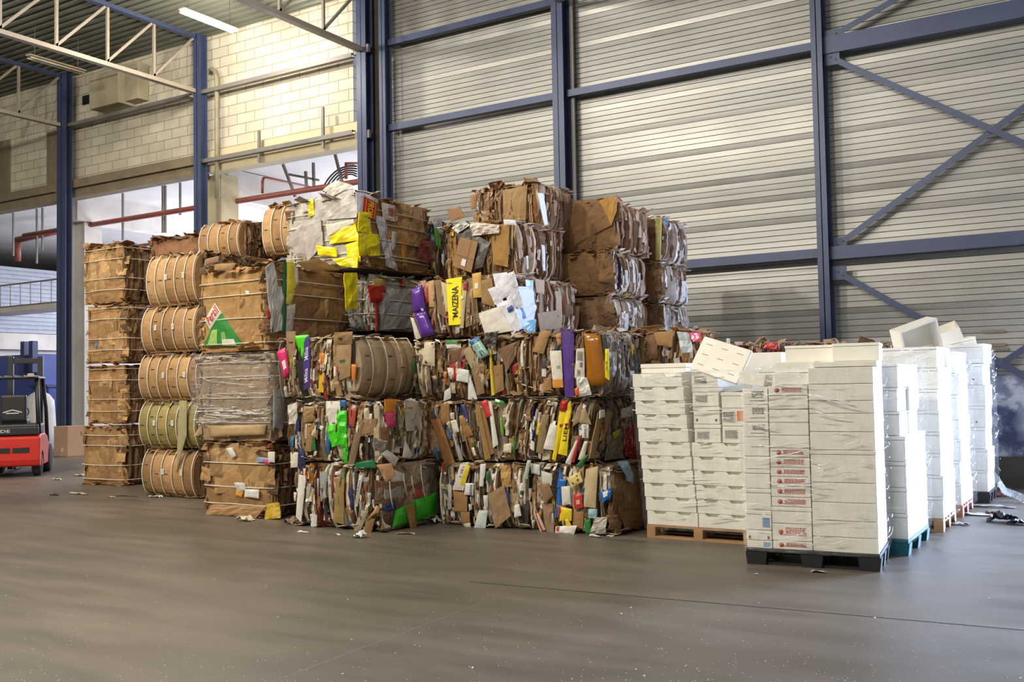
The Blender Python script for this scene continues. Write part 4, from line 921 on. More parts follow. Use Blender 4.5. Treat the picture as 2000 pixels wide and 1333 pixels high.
f('T3-0', 'front', 'white_label', [(441, 877), (453, 874), (461, 891), (452, 896)], 'd8d4ca', .5, .08)
f('T3-0', 'front', 'tape_label', [(478, 956), (506, 957), (505, 974), (477, 971)], 'dcd8d0', .5, .08)
f('T3-0', 'front', 'tape_label', [(456, 943), (478, 944), (480, 958), (466, 962)], 'c9c6be', .5, .08)
f('T3-0', 'front', 'orange_scrap', [(461, 957), (476, 960), (472, 972), (461, 968)], 'd89a3a', .5, .07)
f('T3-0', 'front', 'blue_pink_sticker', [(503, 893), (528, 896), (527, 906), (501, 903)], '7fa8d4', .5, .07, sub=[('pink_part', 'd8608c', (.5, 0, 1, .8))])
f('T3-0', 'front', 'white_label', [(523, 883), (537, 883), (536, 904), (524, 903)], 'd9d4c8', .5, .075)
f('T3-0', 'front', 'torn_kraft', [(446, 915), (470, 925), (482, 960), (420, 965)], 'a47e52', .8, .06)
f('T3-0', 'front', 'yellow_scrap', [(520, 985), (545, 982), (548, 1012), (518, 1015)], 'c9a83a', .5, .08, amp=.03)
f('T3-0', 'front', 'kraft_skirt', [(415, 985), (520, 990), (500, 1012), (400, 1005)], 'a9825a', .8, .10, nx=9, amp=.02)
f('T3-1', 'right', 'white_carton', [(535, 762), (556, 762), (552, 838), (535, 836)], 'b5b4b8', .6, .06)
f('T3-1', 'front', 'kraft_base', [(405, 832), (520, 829), (516, 850), (410, 855)], 'b3966c', .75, .07, nx=9, bulge=.03, smooth=True)
f('T2-1', 'front', 'hanging_flap', [(350, 783), (365, 783), (364, 850), (344, 925)], 'a59a72', .8, .16, nx=4, ny=9, bulge=.02)
# Y4n and the big yellow bale
f('Y4n', 'right', 'yellow_carton', [(671, 533), (698, 533), (698, 603), (676, 604)], 'e6d90e', .45, .07, amp=.03, nx=6, ny=9)
f('Y4n', 'right', 'red_print', [(718, 558), (754, 555), (750, 592), (724, 592)], 'b4261c', .5, .06, amp=.02)
f('Y4n', 'right', 'red_yellow_print', [(730, 545), (754, 543), (752, 560), (728, 562)], 'c9a860', .5, .06)
f('Y4n', 'right', 'red_print', [(733, 592), (741, 592), (738, 648), (734, 648)], '9a2f28', .5, .06)
f('Y4n', 'right', 'red_round_print', [(782, 545), (793, 546), (792, 562), (782, 562)], 'b03a34', .5, .06, text=('71', 'd8d2cc', (.25, .2, .8, .8), 0))
f('Y4n', 'right', 'grey_carton', [(741, 575), (805, 560), (808, 640), (745, 645)], 'a8a6a8', .6, .055, nx=10, ny=8, amp=.02)
f('YEL', 'front', 'grey_slab', [(590, 433), (626, 428), (632, 478), (600, 512)], 'aaa49e', .6, .10, nx=8, ny=8, amp=.02)
f('YEL', 'front', 'grey_slab', [(562, 462), (592, 440), (602, 505), (578, 500)], 'a09a96', .6, .09, amp=.02)
f('YEL', 'front', 'white_slab', [(632, 380), (690, 368), (697, 425), (634, 430)], 'bdb8b2', .6, .07, nx=9, ny=9, amp=.03)
f('YEL', 'front', 'white_slab', [(612, 390), (636, 378), (636, 432), (606, 432)], 'b5b0aa', .6, .06, amp=.02)
f('YEL', 'front', 'pale_crest', [(632, 372), (655, 352), (690, 362), (650, 384)], 'd2cebf', .5, .10, amp=.03)
f('YEL', 'front', 'yellow_strip', [(601, 391), (613, 388), (613, 420), (603, 426)], 'e2d418', .35, .08, amp=.02)
f('YEL', 'front', 'white_edge', [(588, 398), (600, 396), (602, 412), (588, 416)], 'd8d5cc', .6, .08)
f('YEL', 'front', 'yellow_wrap', [(616, 480), (655, 484), (658, 502), (622, 498)], 'eadc12', .25, .13, amp=.03)
f('YEL', 'front', 'yellow_wrap', [(645, 462), (692, 432), (702, 470), (643, 477)], 'e6d812', .3, .10, amp=.03, nx=8)
f('YEL', 'front', 'white_fold', [(636, 440), (690, 428), (692, 436), (640, 462)], 'c9c6b8', .6, .11)
f('YEL', 'front', 'yellow_wrap', [(676, 478), (702, 470), (704, 512), (680, 510)], 'eadc14', .3, .10, amp=.02)
f('YEL', 'front', 'yellow_skirt', [(648, 506), (700, 500), (700, 524), (664, 520)], 'ddd022', .35, .14, amp=.03)
f('YEL', 'right', 'yellow_wrap', [(698, 455), (740, 458), (743, 500), (700, 500)], 'eadc10', .3, .08, amp=.025, nx=8, ny=7)
f('YEL', 'right', 'yellow_wrap', [(700, 414), (724, 415), (725, 457), (700, 452)], 'e8da12', .28, .085, amp=.025)
f('YEL', 'right', 'white_wrap', [(696, 375), (716, 378), (712, 420), (697, 416)], 'd2d1d8', .6, .06, amp=.02)
f('YEL', 'right', 'white_wrap', [(714, 378), (739, 390), (738, 398), (712, 388)], 'd6d4dc', .6, .06)
f('YEL', 'right', 'red_lettered_carton', [(712, 384), (737, 397), (733, 430), (708, 424)], 'c2261c', .45, .09, bulge=.004, amp=.003, text=('PROM', 'e2c02c', (.30, .06, .74, .92), -90, .02), sub=[('yellow_line', 'e2b42c', (.12, .05, .17, .95)), ('yellow_line', 'e2b42c', (.84, .05, .89, .95))], label='red carton with yellow lettering')
f('YEL', 'right', 'white_wrap', [(732, 420), (750, 425), (776, 530), (756, 520)], 'bdb9c0', .6, .06, amp=.03, nx=6, ny=10)
f('YEL', 'right', 'printed_crumpled_box', [(745, 395), (772, 402), (770, 433), (749, 428)], 'cdc0ba', .6, .08, amp=.02, sub=[('red_print', 'a86a5c', (.4, .3, .9, .75))])
f('YEL', 'right', 'orange_streak', [(784, 460), (795, 462), (796, 520), (787, 520)], 'b87c30', .5, .06)
f('YEL', 'right', 'white_wrap', [(766, 452), (775, 452), (770, 490), (763, 486)], 'c4c0c2', .6, .06, amp=.02)
f('YELb', 'right', 'green_strip', [(848, 444), (857, 450), (861, 486), (853, 480)], '5aa82c', .4, .06)
f('YELb', 'right', 'white_scrap', [(844, 428), (862, 428), (864, 460), (850, 450)], 'c4c0ba', .6, .05, amp=.03)
f('YELb', 'right', 'red_scrap', [(820, 470), (846, 472), (848, 512), (818, 506)], '7f342c', .4, .05, amp=.03)
f('YELb', 'front', 'kraft_flap', [(873, 412), (897, 403), (908, 425), (881, 433)], '8f6c48', .8, .05)
# L5 / L6
f('L5a', 'front', 'dark_film', [(890, 450), (924, 443), (935, 500), (905, 520)], '4c4743', .4, .07, amp=.02, nx=7)
f('L5a', 'front', 'dark_film', [(922, 455), (958, 474), (942, 522), (920, 530)], '55504a', .4, .08, amp=.02, nx=7)
f('L5a', 'front', 'kraft_box', [(899, 463), (933, 473), (920, 533), (883, 519)], '8f6d48', .8, .13, bulge=.002, amp=.003, sub=[('white_label', 'd9d6d0', (.42, .12, .64, .34)), ('fold_line', '6a4c30', (0, .40, 1, .415)), ('fold_line', '6a4c30', (.66, 0, .675, 1))])
f('L5a', 'front', 'white_crumple', [(918, 434), (976, 439), (974, 456), (922, 461)], 'cdbfb4', .6, .11, amp=.05, freq=13, nx=9)
f('L5a', 'front', 'white_crumple', [(882, 445), (905, 432), (918, 440), (894, 456)], 'd0ccc2', .6, .11, amp=.05, freq=13)
f('L5a', 'front', 'ochre_carton', [(959, 441), (994, 437), (991, 522), (963, 516)], '9a7230', .7, .07, nx=7)
f('L5a', 'front', 'white_label', [(983, 429), (1006, 430), (1008, 440), (985, 440)], 'd0d0d4', .6, .12)
f('L5a', 'right', 'white_strip', [(1058, 478), (1064, 480), (1065, 530), (1060, 528)], 'd4d2da', .6, .07)
f('L5a', 'right', 'white_strip', [(1028, 500), (1032, 500), (1032, 526), (1029, 526)], 'd0d6c8', .6, .07)
f('L6a', 'front', 'kraft_sheet', [(982, 372), (1030, 362), (1026, 430), (985, 435)], '9a7d54', .8, .07, nx=8, amp=.02)
f('L6a', 'front', 'kraft_roll', [(918, 382), (930, 380), (930, 408), (920, 410)], '94704a', .8, .08)
f('L6a', 'right', 'white_strip', [(1050, 377), (1061, 378), (1071, 438), (1064, 440)], 'd6d4dc', .6, .07)
f('L6b', 'front', 'golden_paper', [(1168, 388), (1205, 384), (1204, 412), (1194, 440)], 'a4782e', .7, .07, amp=.02)
f('L6b', 'front', 'quilted_paper', [(1122, 392), (1168, 390), (1194, 440), (1124, 478)], '7d5a38', .8, .055, nx=10, ny=10, amp=.014, freq=9)
f('L6c', 'front', 'pale_yellow_strip', [(1280, 424), (1292, 425), (1290, 508), (1281, 508)], 'cdc47c', .6, .06)
f('D3', 'front', 'folded_kraft_box', [(1277, 650), (1316, 646), (1312, 678), (1284, 674)], 'a27a4c', .8, .12, amp=.006)
f('D3', 'front', 'brown_paper', [(1262, 655), (1284, 652), (1285, 700), (1268, 702)], '7a5a3e', .8, .09, amp=.02)
f('D3', 'front', 'white_film', [(1322, 648), (1348, 650), (1352, 688), (1332, 690)], 'c6d0d2', .4, .08, amp=.04)
f('D3', 'right', 'red_bag', [(1345, 650), (1365, 648), (1371, 668), (1352, 668)], 'c4352a', .3, .10, amp=.02)
f('E3', 'front', 'red_film', [(1495, 672), (1516, 668), (1519, 684), (1490, 682)], 'c23430', .3, .12, amp=.03)
f('E3', 'front', 'white_cap', [(1419, 661), (1425, 662), (1426, 674), (1418, 673)], 'dcdcd8', .4, .1)
f('E3', 'front', 'pink_print', [(1434, 668), (1452, 668), (1450, 675), (1438, 676)], 'd8a4ac', .5, .1)
f('E3b', 'front', 'dark_film', [(1540, 675), (1566, 672), (1562, 706), (1552, 704)], '6d6460', .4, .12, amp=.05, freq=14)
# shrink film round the wrapped bale
def film_round(name, c, sz, z0, z1, label, mat, amp=.012, top=True, seed=1, parent=None, flare=0.0):
    """a wrinkled sleeve of film; sz is the wrapped footprint"""
    mb = MB(); x, y = sz[0]/2, sz[1]/2; per = [(-x, -y), (x, -y), (x, y), (-x, y)]; ring = []
    for i in range(4):
        a, b = per[i], per[(i+1) % 4]; n = max(4, int(math.hypot(b[0]-a[0], b[1]-a[1])/.09))
        for j in range(n): ring.append((a[0]+(b[0]-a[0])*j/n, a[1]+(b[1]-a[1])*j/n))
    m = len(ring); nz = max(6, int((z1-z0)/.10)); vs = []
    for k in range(nz+1):
        z = z0+(z1-z0)*k/nz
        for (px, py) in ring:
            p = Vector((px, py, z)); d = Vector((px, py, 0)).normalized()
            w = noise.noise(Vector((px*5, py*5, z*3+seed)))*amp + abs(noise.noise(Vector((px*3+z*4, py*3-z*4, seed*3.))))*amp*.8
            pull = 1.0
            if k == nz: w -= .0
            vs.append((px+d.x*(w+.006), py+d.y*(w+.006), z))
    fs = [(k*m+j, k*m+(j+1) % m, (k+1)*m+(j+1) % m, (k+1)*m+j) for k in range(nz) for j in range(m)]
    mb.add(vs, fs, (.8, .8, .8), .2, True)
    return mb
B = BALES['T3-1']
mb = film_round('', None, (B['W']+.14, B['D']+.14), .22, 1.22, '', FILM_T, amp=.02, seed=4); fo = mb.build('clear_film', FILM_T, B['root']); r_ = random.Random(5); m2 = MB()
for i in range(95):
    L = r_.uniform(.03, .14) if r_.random() < .8 else r_.uniform(.3, .8); z = r_.choice((r_.uniform(.25, 1.2), r_.gauss(.40, .05))); x = r_.uniform(-.76, .76-L); sl = r_.uniform(-.10, .06)
    m2.tube([(x+L*t/4, -B['D']/2-.092-.01*math.sin(t), z+sl*L*t/4+.004*math.sin(t*2+i)) for t in range(5)], r_.uniform(.002, .005), 6)
q = m2.build('film_folds', FOLD, fo); q['kind'] = 'stuff'
# ---------------------------------------------------------------- foam boxes and pallets
k = NT('white_foam'); v = k.coord()
k.l(k.ramp(k.noise(v, 2.5, 4), [(.3, hx('e4e0d4')), (.7, hx('f0ece2'))]), k.b.inputs['Base Color'])
k.b.inputs['Roughness'].default_value = .72
k.b.inputs['Subsurface Weight'].default_value = 0.0
k.l(k.bump(k.noise(v, 130, 2), .12, .004), k.b.inputs['Normal'])
FOAM = k.m
def bevel_mesh(me, w=.008, seg=2):
    bm = bmesh.new(); bm.from_mesh(me); bmesh.ops.remove_doubles(bm, verts=bm.verts, dist=1e-5)
    ed = [e for e in bm.edges if len(e.link_faces) == 2 and e.calc_face_angle(0) > .6]
    bmesh.ops.bevel(bm, geom=ed, offset=w, segments=seg, affect='EDGES', profile=.6)
    bmesh.ops.recalc_face_normals(bm, faces=bm.faces); bm.to_mesh(me); bm.free()
_fm = {}
def foam_mesh(W, D, H, notch):
    key = (round(W, 3), round(D, 3), round(H, 3), notch)
    if key in _fm: return _fm[key]
    mb = MB(); w, d, g = W/2-.003, D/2-.003, .0015
    if notch:
        nd = .036; xs = [(-.26, -.20), (.20, .26)]
        pr = [(-w, g), (w, g), (w, H-g)]
        for cx in (W*.24, -W*.24): pr += [(cx+.085, H-g), (cx+.05, H-nd), (cx-.05, H-nd), (cx-.085, H-g)]
        pr += [(-w, H-g)]
        mb.extrude(pr, (0, -d, 0), (0, -d+.045, 0), Vector((1, 0, 0)), Vector((0, 0, 1)), (.85, .83, .77))
        mb.extrude(pr, (0, d-.045, 0), (0, d, 0), Vector((1, 0, 0)), Vector((0, 0, 1)), (.85, .83, .77))
        mb.box((0, 0, H/2), (2*w, 2*d-.0902, H-2*g), None, (.85, .83, .77))
    else: mb.box((0, 0, H/2), (2*w, 2*d, H-2*g), None, (.85, .83, .77))
    me = mb.mesh('foam_box', FOAM); bevel_mesh(me, .006 if not notch else .003, 2 if not notch else 1); _fm[key] = me; return me
def sticker(parent, name, c, x0, x1, z0, z1, y, lines=None, lc='4a4a48', nrm='front'):
    mb = MB(); mb.box(((x0+x1)/2, y, (z0+z1)/2), (x1-x0, .002, z1-z0), None, c)
    o = mb.build(name, PRINT, parent)
    return o
def print_lines(parent, x0, x1, z0, z1, y, n, col, r, name='print'):
    mb = MB(); dz = (z1-z0)/n
    for i in range(n):
        z = z0+dz*(i+.5); x = x0
        while x < x1:
            L = r.uniform(.008, .03); mb.box((min(x+L/2, x1), y, z), (L, .0016, dz*.55)); x += L+.006
    return mb.build(name, ink(col), parent)
def foam_box(loc, rz, W, D, H, label, group, notch=False, lid=0, deco=None, seed=0, tilt=None):
    r = random.Random(seed)
    o = bpy.data.objects.new('foam_box', foam_mesh(W, D, H-lid, notch)); COL.objects.link(o)
    o.location = loc; o.rotation_euler = (tilt[0], tilt[1], rz) if tilt else (0, 0, rz)
    tag(o, label, 'box', group)
    y = -D/2 + .001
    if lid:
        mb = MB(); mb.box((0, 0, H-lid/2), (W+.004, D+.004, lid-.003)); me = mb.mesh('lid', FOAM); bevel_mesh(me, .006)
        l = bpy.data.objects.new('lid', me); COL.objects.link(l); l.parent = o
    hb = H-lid
    if deco == 'red':
        print_lines(o, -.055, .12, hb*.42, hb*.80, y, 4, 'b53a34', r, 'red_print')
        mb = MB(); mb.lathe([(.022, 0), (.022, .0016)], (-.10, y-.0008, hb*.52), 'Y', 12); mb.build('red_emblem', ink('c05a50'), o)
        mb = MB(); mb.box((.01, y, hb*.36), (.24, .0016, .005)); mb.build('red_line', ink('c05a50'), o)
    elif deco == 'grey':
        print_lines(o, -.03, .07, hb*.45, hb*.85, y, 4, '5f625e', r, 'stamped_print')
        mb = MB(); mb.box((.02, y, hb*.25), (.14, .0016, .006)); mb.build('stamped_line', ink('8a8a84'), o)
    elif deco == 'line':
        mb = MB(); mb.box((.02, y, hb*.5), (.14, .0016, .006)); mb.build('stamped_line', ink('9a9a92'), o)
    elif deco == 'blue':
        sticker(o, 'blue_sticker', hx('7f9fc4'), W*.16, W*.43, hb*.2, hb*.8, y)
    elif deco == 'label':
        s = sticker(o, 'paper_label', hx('cfccc2'), -.12, .02, hb*.25, hb*.8, y); print_lines(s, -.11, .01, hb*.3, hb*.75, y-.0012, 5, '6a6a66', r)
    elif deco == 'orange':
        sticker(o, 'orange_sticker', hx('d98a52'), .02, .14, hb*.3, hb*.85, y)
        s = sticker(o, 'paper_label', hx('d4d0c6'), -.14, .0, hb*.25, hb*.85, y); print_lines(s, -.13, -.02, hb*.3, hb*.8, y-.0012, 5, '6a6a66', r)
    elif deco == 'feet':
        mb = MB()
        for s in (-1, 1): mb.box((s*W*.36, y, hb*.3), (.02, .002, .025))
        mb.build('vent_hole', ink('5a5a58'), o)
    return o
ORD = ['bottom', 'second', 'third', 'fourth', 'fifth', 'sixth', 'seventh', 'eighth', 'ninth', 'tenth', 'eleventh', 'twelfth', 'thirteenth', 'fourteenth', 'fifteenth', 'sixteenth']
def nth(i, n): return 'bottom' if i == 0 else 'topmost' if i == n-1 else ORD[i]+' from bottom'

WOOD = flat_mat('pallet_wood', hx('a8835a'), .8, var=.18, nscale=4)
WOODR = flat_mat('pallet_wood_red', hx('a8755c'), .8, var=.15, nscale=4)
BLACKP = flat_mat('black_plastic', hx('1f2022'), .45, var=.1)
TEAL = flat_mat('teal_paint', hx('1f6670'), .6, var=.15, nscale=5)
def wood_pallet(loc, rz, W, D, label, mat=WOOD):
    e = empty('pallet', loc, rz, label, 'pallet')
    h = .022
    for i in range(5):
        mb = MB(); w = .145 if i in (0, 2, 4) else .1; y = D*(.06+.22*i) ; mb.box((W/2, min(max(y, w/2), D-w/2), .144-h/2), (W, w, h)); mb.build('deck_board', mat, e)
    for i in range(3):
        x = (.05, W/2, W-.05)[i]
        mb = MB(); mb.box((x, D/2, .144-h*1.5), (.1, D, h)); mb.build('stringer_board', mat, e)
        for j in range(3):
            mb = MB(); mb.box((x, (.072, D/2, D-.072)[j], .061), (.1, .145, .078)); mb.build('block', mat, e)
    for j in range(3):
        mb = MB(); mb.box((W/2, (.05, D/2, D-.05)[j], .011), (W, .1, .022)); mb.build('bottom_board', mat, e)
    return e
def plastic_pallet(loc, rz, W, D, label, mat=BLACKP, skids=True):
    e = empty('pallet', loc, rz, label, 'pallet')
    mb = MB(); mb.box((W/2, D/2, .135), (W, D, .035)); me = mb.mesh('deck', mat); bevel_mesh(me, .006)
    o = bpy.data.objects.new('deck', me); COL.objects.link(o); o.parent = e
    mb = MB()
    for i in range(9): mb.box((W*(.06+.11*i), D/2, .112), (.012, D-.06, .02))
    mb.build('deck_ribs', mat, e)
    for x in (.09, W/2, W-.09):
        for y in (.08, D/2, D-.08):
            mb = MB(); b = [(-.085, .0), (.085, .0), (.1, .118), (-.1, .118)]
            mb.extrude(b, (x, y-.075, 0), (x, y+.075, 0), Vector((1, 0, 0)), Vector((0, 0, 1))); mb.build('foot', mat, e)
    if skids:
        for y in (.08, D-.08):
            mb = MB(); mb.box((W/2, y, .011), (W-.06, .08, .022)); mb.build('skid', mat, e)
    return e
def loc2(e, x, y, z): return Matrix.Translation(e.location) @ Matrix.Rotation(e.rotation_euler.z, 4, 'Z') @ Vector((x, y, z))

# P1: tray stack on the wooden pallet
P1 = wood_pallet((-4.53, 10.17, 0), math.radians(-.5), 1.2, .8, 'light wooden pallet under the stack of notched white trays')
G = 'white foam boxes on pallets'
n = 11
for i in range(n):
    p = loc2(P1, .30-.014*i, .40, .1445+.152*i)
    foam_box(p, P1.rotation_euler.z+rnd.uniform(-.006, .006), .6, .78, .152, f'notched white foam tray, {nth(i, n)} in the tall column nearest the bales', G, notch=True, seed=i)
for i in range(6):
    p = loc2(P1, .905-.012*i, .40, .1445+.152*i)
    foam_box(p, P1.rotation_euler.z+rnd.uniform(-.006, .006), .6, .78, .152, f'notched white foam tray, {nth(i, 9)} in the column beside the black-pallet stack', G, notch=True, seed=20+i)
z = .1445+6*.152
for i, (h, deco) in enumerate(((.20, 'label'), (.19, 'feet'), (.20, 'label'), (.21, 'label'))):
    p = loc2(P1, .735-.01*i, .40, z); z += h+.001
    foam_box(p, P1.rotation_euler.z+.01*(i-1), .30, .78, h, f'white lidded foam box with paper label, {("lowest", "second", "third", "highest")[i]} above the notched trays', G, lid=.045, deco=deco, seed=40+i)
z = .1445+6*.152
for i, (h, deco) in enumerate(((.18, 'label'), (.19, 'orange'), (.17, None))):
    p = loc2(P1, 1.045, .40, z); z += h+.001
    foam_box(p, P1.rotation_euler.z, .30, .78, h, ('white foam box with grey print under the orange-stickered box', 'white foam box with an orange sticker beside the black-pallet stack', 'plain white foam box over the orange-stickered box')[i], G, lid=.04 if i == 2 else 0, deco=deco, seed=50+i)
mb = MB(); mb.box((0, 0, 0), (.62, .05, .30)); 
o = foam_box(loc2(P1, .34-.154, .42, .1445+11*.152+.001), P1.rotation_euler.z, .54, .60, .11, 'low white foam lid lying under film on the tall tray column', G, lid=.05, seed=60)
o = foam_box(loc2(P1, .98, .45, z+.002), .08, .36, .5, .07, 'crooked white foam lid wedged on the short tray column', G, tilt=(0, -.12, 0), seed=61)
# leaning lid with slots
def slotted_lid(c, M, label):
    mb = MB(); mb.box((0, 0, 0), (.60, .40, .045)); me = mb.mesh('foam_slab', FOAM); bevel_mesh(me, .02, 3)
    o = bpy.data.objects.new('foam_slab', me); COL.objects.link(o); o.matrix_world = Matrix.Translation(c) @ M; tag(o, label, 'slab')
    for i in range(3):
        for j in range(3):
            mb = MB(); mb.box((-.19+.19*i, -.12+.12*j, .0228), (.075, .009, .002)); mb.build('slot', ink('a39a84'), o)
    return o
c = onY(1408, 704, 10.22)
nrm = Vector((-.05, -1, .38)).normalized(); ax = Vector((math.cos(math.radians(-21)), 0, math.sin(math.radians(-21)))); ax = (ax-nrm*ax.dot(nrm)).normalized(); ay = nrm.cross(ax)
slotted_lid(c, Matrix(((ax.x, ay.x, nrm.x), (ax.y, ay.y, nrm.y), (ax.z, ay.z, nrm.z))).to_4x4(), 'big slotted white foam slab leaning on top of the tray stack')

# P2: black plastic pallet
yaw2 = math.radians(5.5)
P2 = plastic_pallet((-3.045, 9.098, 0), yaw2, 1.185, .80, 'black plastic pallet under the nearest stack of white boxes')
M2 = Matrix.Rotation(yaw2, 3, 'Z'); N2 = M2 @ Vector((0, -1, 0)); O2 = Vector(P2.location)
def zf(u, v): return on_plane(u, v, O2, N2).z
def column(P, x, w, d, u, ys, decos, what, lids=(), y=None, dx=0.0, H0=.1535):
    zs = [zf(u, v) for v in ys]; zs[0] = H0; n = len(ys)-1
    for i in range(n):
        h = zs[i+1]-zs[i]
        foam_box(loc2(P, x+dx*i, (y if y is not None else d/2+.003), zs[i]), P.rotation_euler.z+rnd.uniform(-.004, .004), w, d, h-.001, f'{what[0]}, {nth(i, n)} {what[1]}', G, deco=decos.get(i), lid=.04 if i in lids else 0, seed=100+i+int(u))
    return zs[-1]
zl = column(P2, .122, .240, .79, 1480, [1074, 1056, 1036, 997, 955, 917, 892, 854, 825, 791, 759], {0: 'blue', 1: 'feet', 2: 'blue', 7: 'grey', 8: 'grey', 9: 'grey', 6: 'line'}, ('narrow white foam box', 'in the narrow column of the black-pallet stack'), lids=(2, 3, 4))
zm = column(P2, .425, .362, .79, 1548, [1080, 1058, 1024, 991, 972, 951, 932, 914, 894, 876, 851, 826, 800, 773, 753], {i: 'red' for i in (0, 1, 3, 4, 5, 6, 7, 8, 13)}, ('white foam box', 'in the red-printed column, black-pallet stack'), lids=(2,))
zr = column(P2, .893, .57, .395, 1655, [1088, 1051, 1019, 983, 944, 880, 844, 808, 783, 750, 717], {}, ('wide plain white foam box', 'in the front wide column, black-pallet stack'), lids=(4,))
column(P2, .893, .57, .385, 1655, [1088, 1040, 990, 940, 890, 840, 790, 740, 700], {}, ('wide plain white foam box', 'in the back wide column, black-pallet stack'), y=.60)
foam_box(loc2(P2, .50, .30, zm+.002), yaw2+.03, .42, .5, .11, 'plain white foam box lying over the red-printed column', G, lid=.0, seed=201)
foam_box(loc2(P2, .49, .30, zm+.115), yaw2-.03, .38, .45, .105, 'flat white foam box, upper one over the red-printed column', G, seed=202)
foam_box(loc2(P2, .10, .12, zl+.03), yaw2-.12, .26, .24, .12, 'small tilted white foam block at the top left of the black-pallet stack', G, tilt=(.0, .16, -.12), seed=203)
foam_box(loc2(P2, .93, .22, zr+.002), yaw2, .56, .4, .05, 'flat white foam lid on the wide front column', G, seed=204)
foam_box(loc2(P2, .99, .52, zr+.056), yaw2+.02, .42, .4, .17, 'tall white foam box crowning the black-pallet stack', G, lid=.03, seed=205)
foam_box(loc2(P2, .56, .62, zm+.222), yaw2+.02, .48, .3, .16, 'white foam box at the rear of the black-pallet stack, half hidden', G, lid=.03, seed=206)
# slabs showing between the first two stacks
P7 = wood_pallet((-4.02, 11.45, 0), 0, .8, .8, 'wooden pallet hidden behind the two front box stacks')
for i in range(8):
    foam_box(loc2(P7, .36, .4, .1445+i*.238), 0, .62, .78, .237, f'white foam slab box, {nth(i, 8)} of the stack behind the two front stacks', G, seed=220+i)

# P3 .. P6 along the right
P3 = plastic_pallet((-2.62, 10.15, 0), 0, .83, 1.2, 'turquoise pallet in the row behind the black-pallet stack', TEAL, False)
for i in range(4): foam_box(loc2(P3, .42, .60, .1535+i*.25), 0, .82, 1.16, .249, f'broad white foam box, {nth(i, 9)} of the turquoise-pallet stack', G, lid=.04, seed=240+i)
for c_, (y0, d) in enumerate(((.30, .5), (.86, .55))):
    for i in range(3): foam_box(loc2(P3, .40+.02*rnd.uniform(-1, 1), y0, 1.155+i*.235), rnd.uniform(-.03, .03), .74, d, .234, f'white foam box, {("lowest","middle","highest")[i]} of the upper {("near","far")[c_]} turquoise-pallet column', G, lid=.03, seed=250+i+10*c_)
P4 = wood_pallet((-2.55, 11.86, 0), 0, .83, 1.0, 'weathered wooden pallet third along the row of white stacks', WOOD)
for i in range(8): foam_box(loc2(P4, .42+rnd.uniform(-.01, .01), .5, .1445+i*.24), rnd.uniform(-.01, .01), .82, .96, .239, f'white foam box, {nth(i, 8)} of the third stack along the row', G, lid=.035, seed=270+i)
P5 = wood_pallet((-2.55, 13.2, 0), 0, .86, 1.0, 'reddish wooden pallet fourth along the row of white stacks', WOODR)
for i in range(7): foam_box(loc2(P5, .43+rnd.uniform(-.015, .015), .5, .1445+i*.27), rnd.uniform(-.02, .02), .84, .96, .269, f'white foam box, {nth(i, 7)} of the fourth stack along the row', G, lid=.035, deco='label' if i in (5,) else None, seed=280+i)
P6 = plastic_pallet((-2.45, 14.78, 0), 0, .9, .8, 'black plastic pallet last in the row near the ribbed wall')
for i in range(6): foam_box(loc2(P6, .46+.012*math.sin(i*2.1), .4, .1535+i*.29), rnd.uniform(-.02, .02), .86, .76, .289, f'large white foam box with vent holes, {ORD[i]} from the floor in the last stack', G, lid=.04, deco='feet' if i in (3, 5) else 'label' if i == 0 else None, seed=300+i)
# open trays thrown on top
def tray(c, W, D, H, rot, label):
    mb = MB(); t = .025
    mb.box((0, 0, t/2), (W, D, t)); 
    for s in (-1, 1): mb.box((s*(W/2-t/2), 0, H/2+t/2), (t, D, H-t)); mb.box((0, s*(D/2-t/2), H/2+t/2), (W-2*t, t, H-t))
    me = mb.mesh('foam_tray', FOAM); o = bpy.data.objects.new('foam_tray', me); COL.objects.link(o); o.location = c; o.rotation_euler = rot; tag(o, label, 'tray'); return o
tray(onX(1785, 690, -2.05)+Vector((0, 0, .06)), .50, .62, .20, (math.radians(100), math.radians(-18), math.radians(40)), 'open white foam tray tipped on its side atop the turquoise-pallet stack')
tray(onX(1838, 678, -2.0)+Vector((0, 0, .05)), .55, .6, .17, (math.radians(12), math.radians(-20), math.radians(8)), 'upturned white foam tray lying aslant on the third stack')
foam_box(onX(1868, 688, -1.95), .25, .5, .55, .17, 'tilted white foam box with grey print on the fourth stack', G, deco='grey', lid=.04, tilt=(.05, -.22, .2), seed=320)
foam_box(onX(1850, 726, -2.0), .12, .45, .5, .15, 'white foam box with grey print below the tilted one on the fourth stack', G, deco='grey', seed=321)
foam_box(loc2(P6, .58, .36, .1535+6*.29+.003), -.06, .66, .62, .27, 'round-cornered white foam box on top of the last stack', G, lid=.05, seed=322)
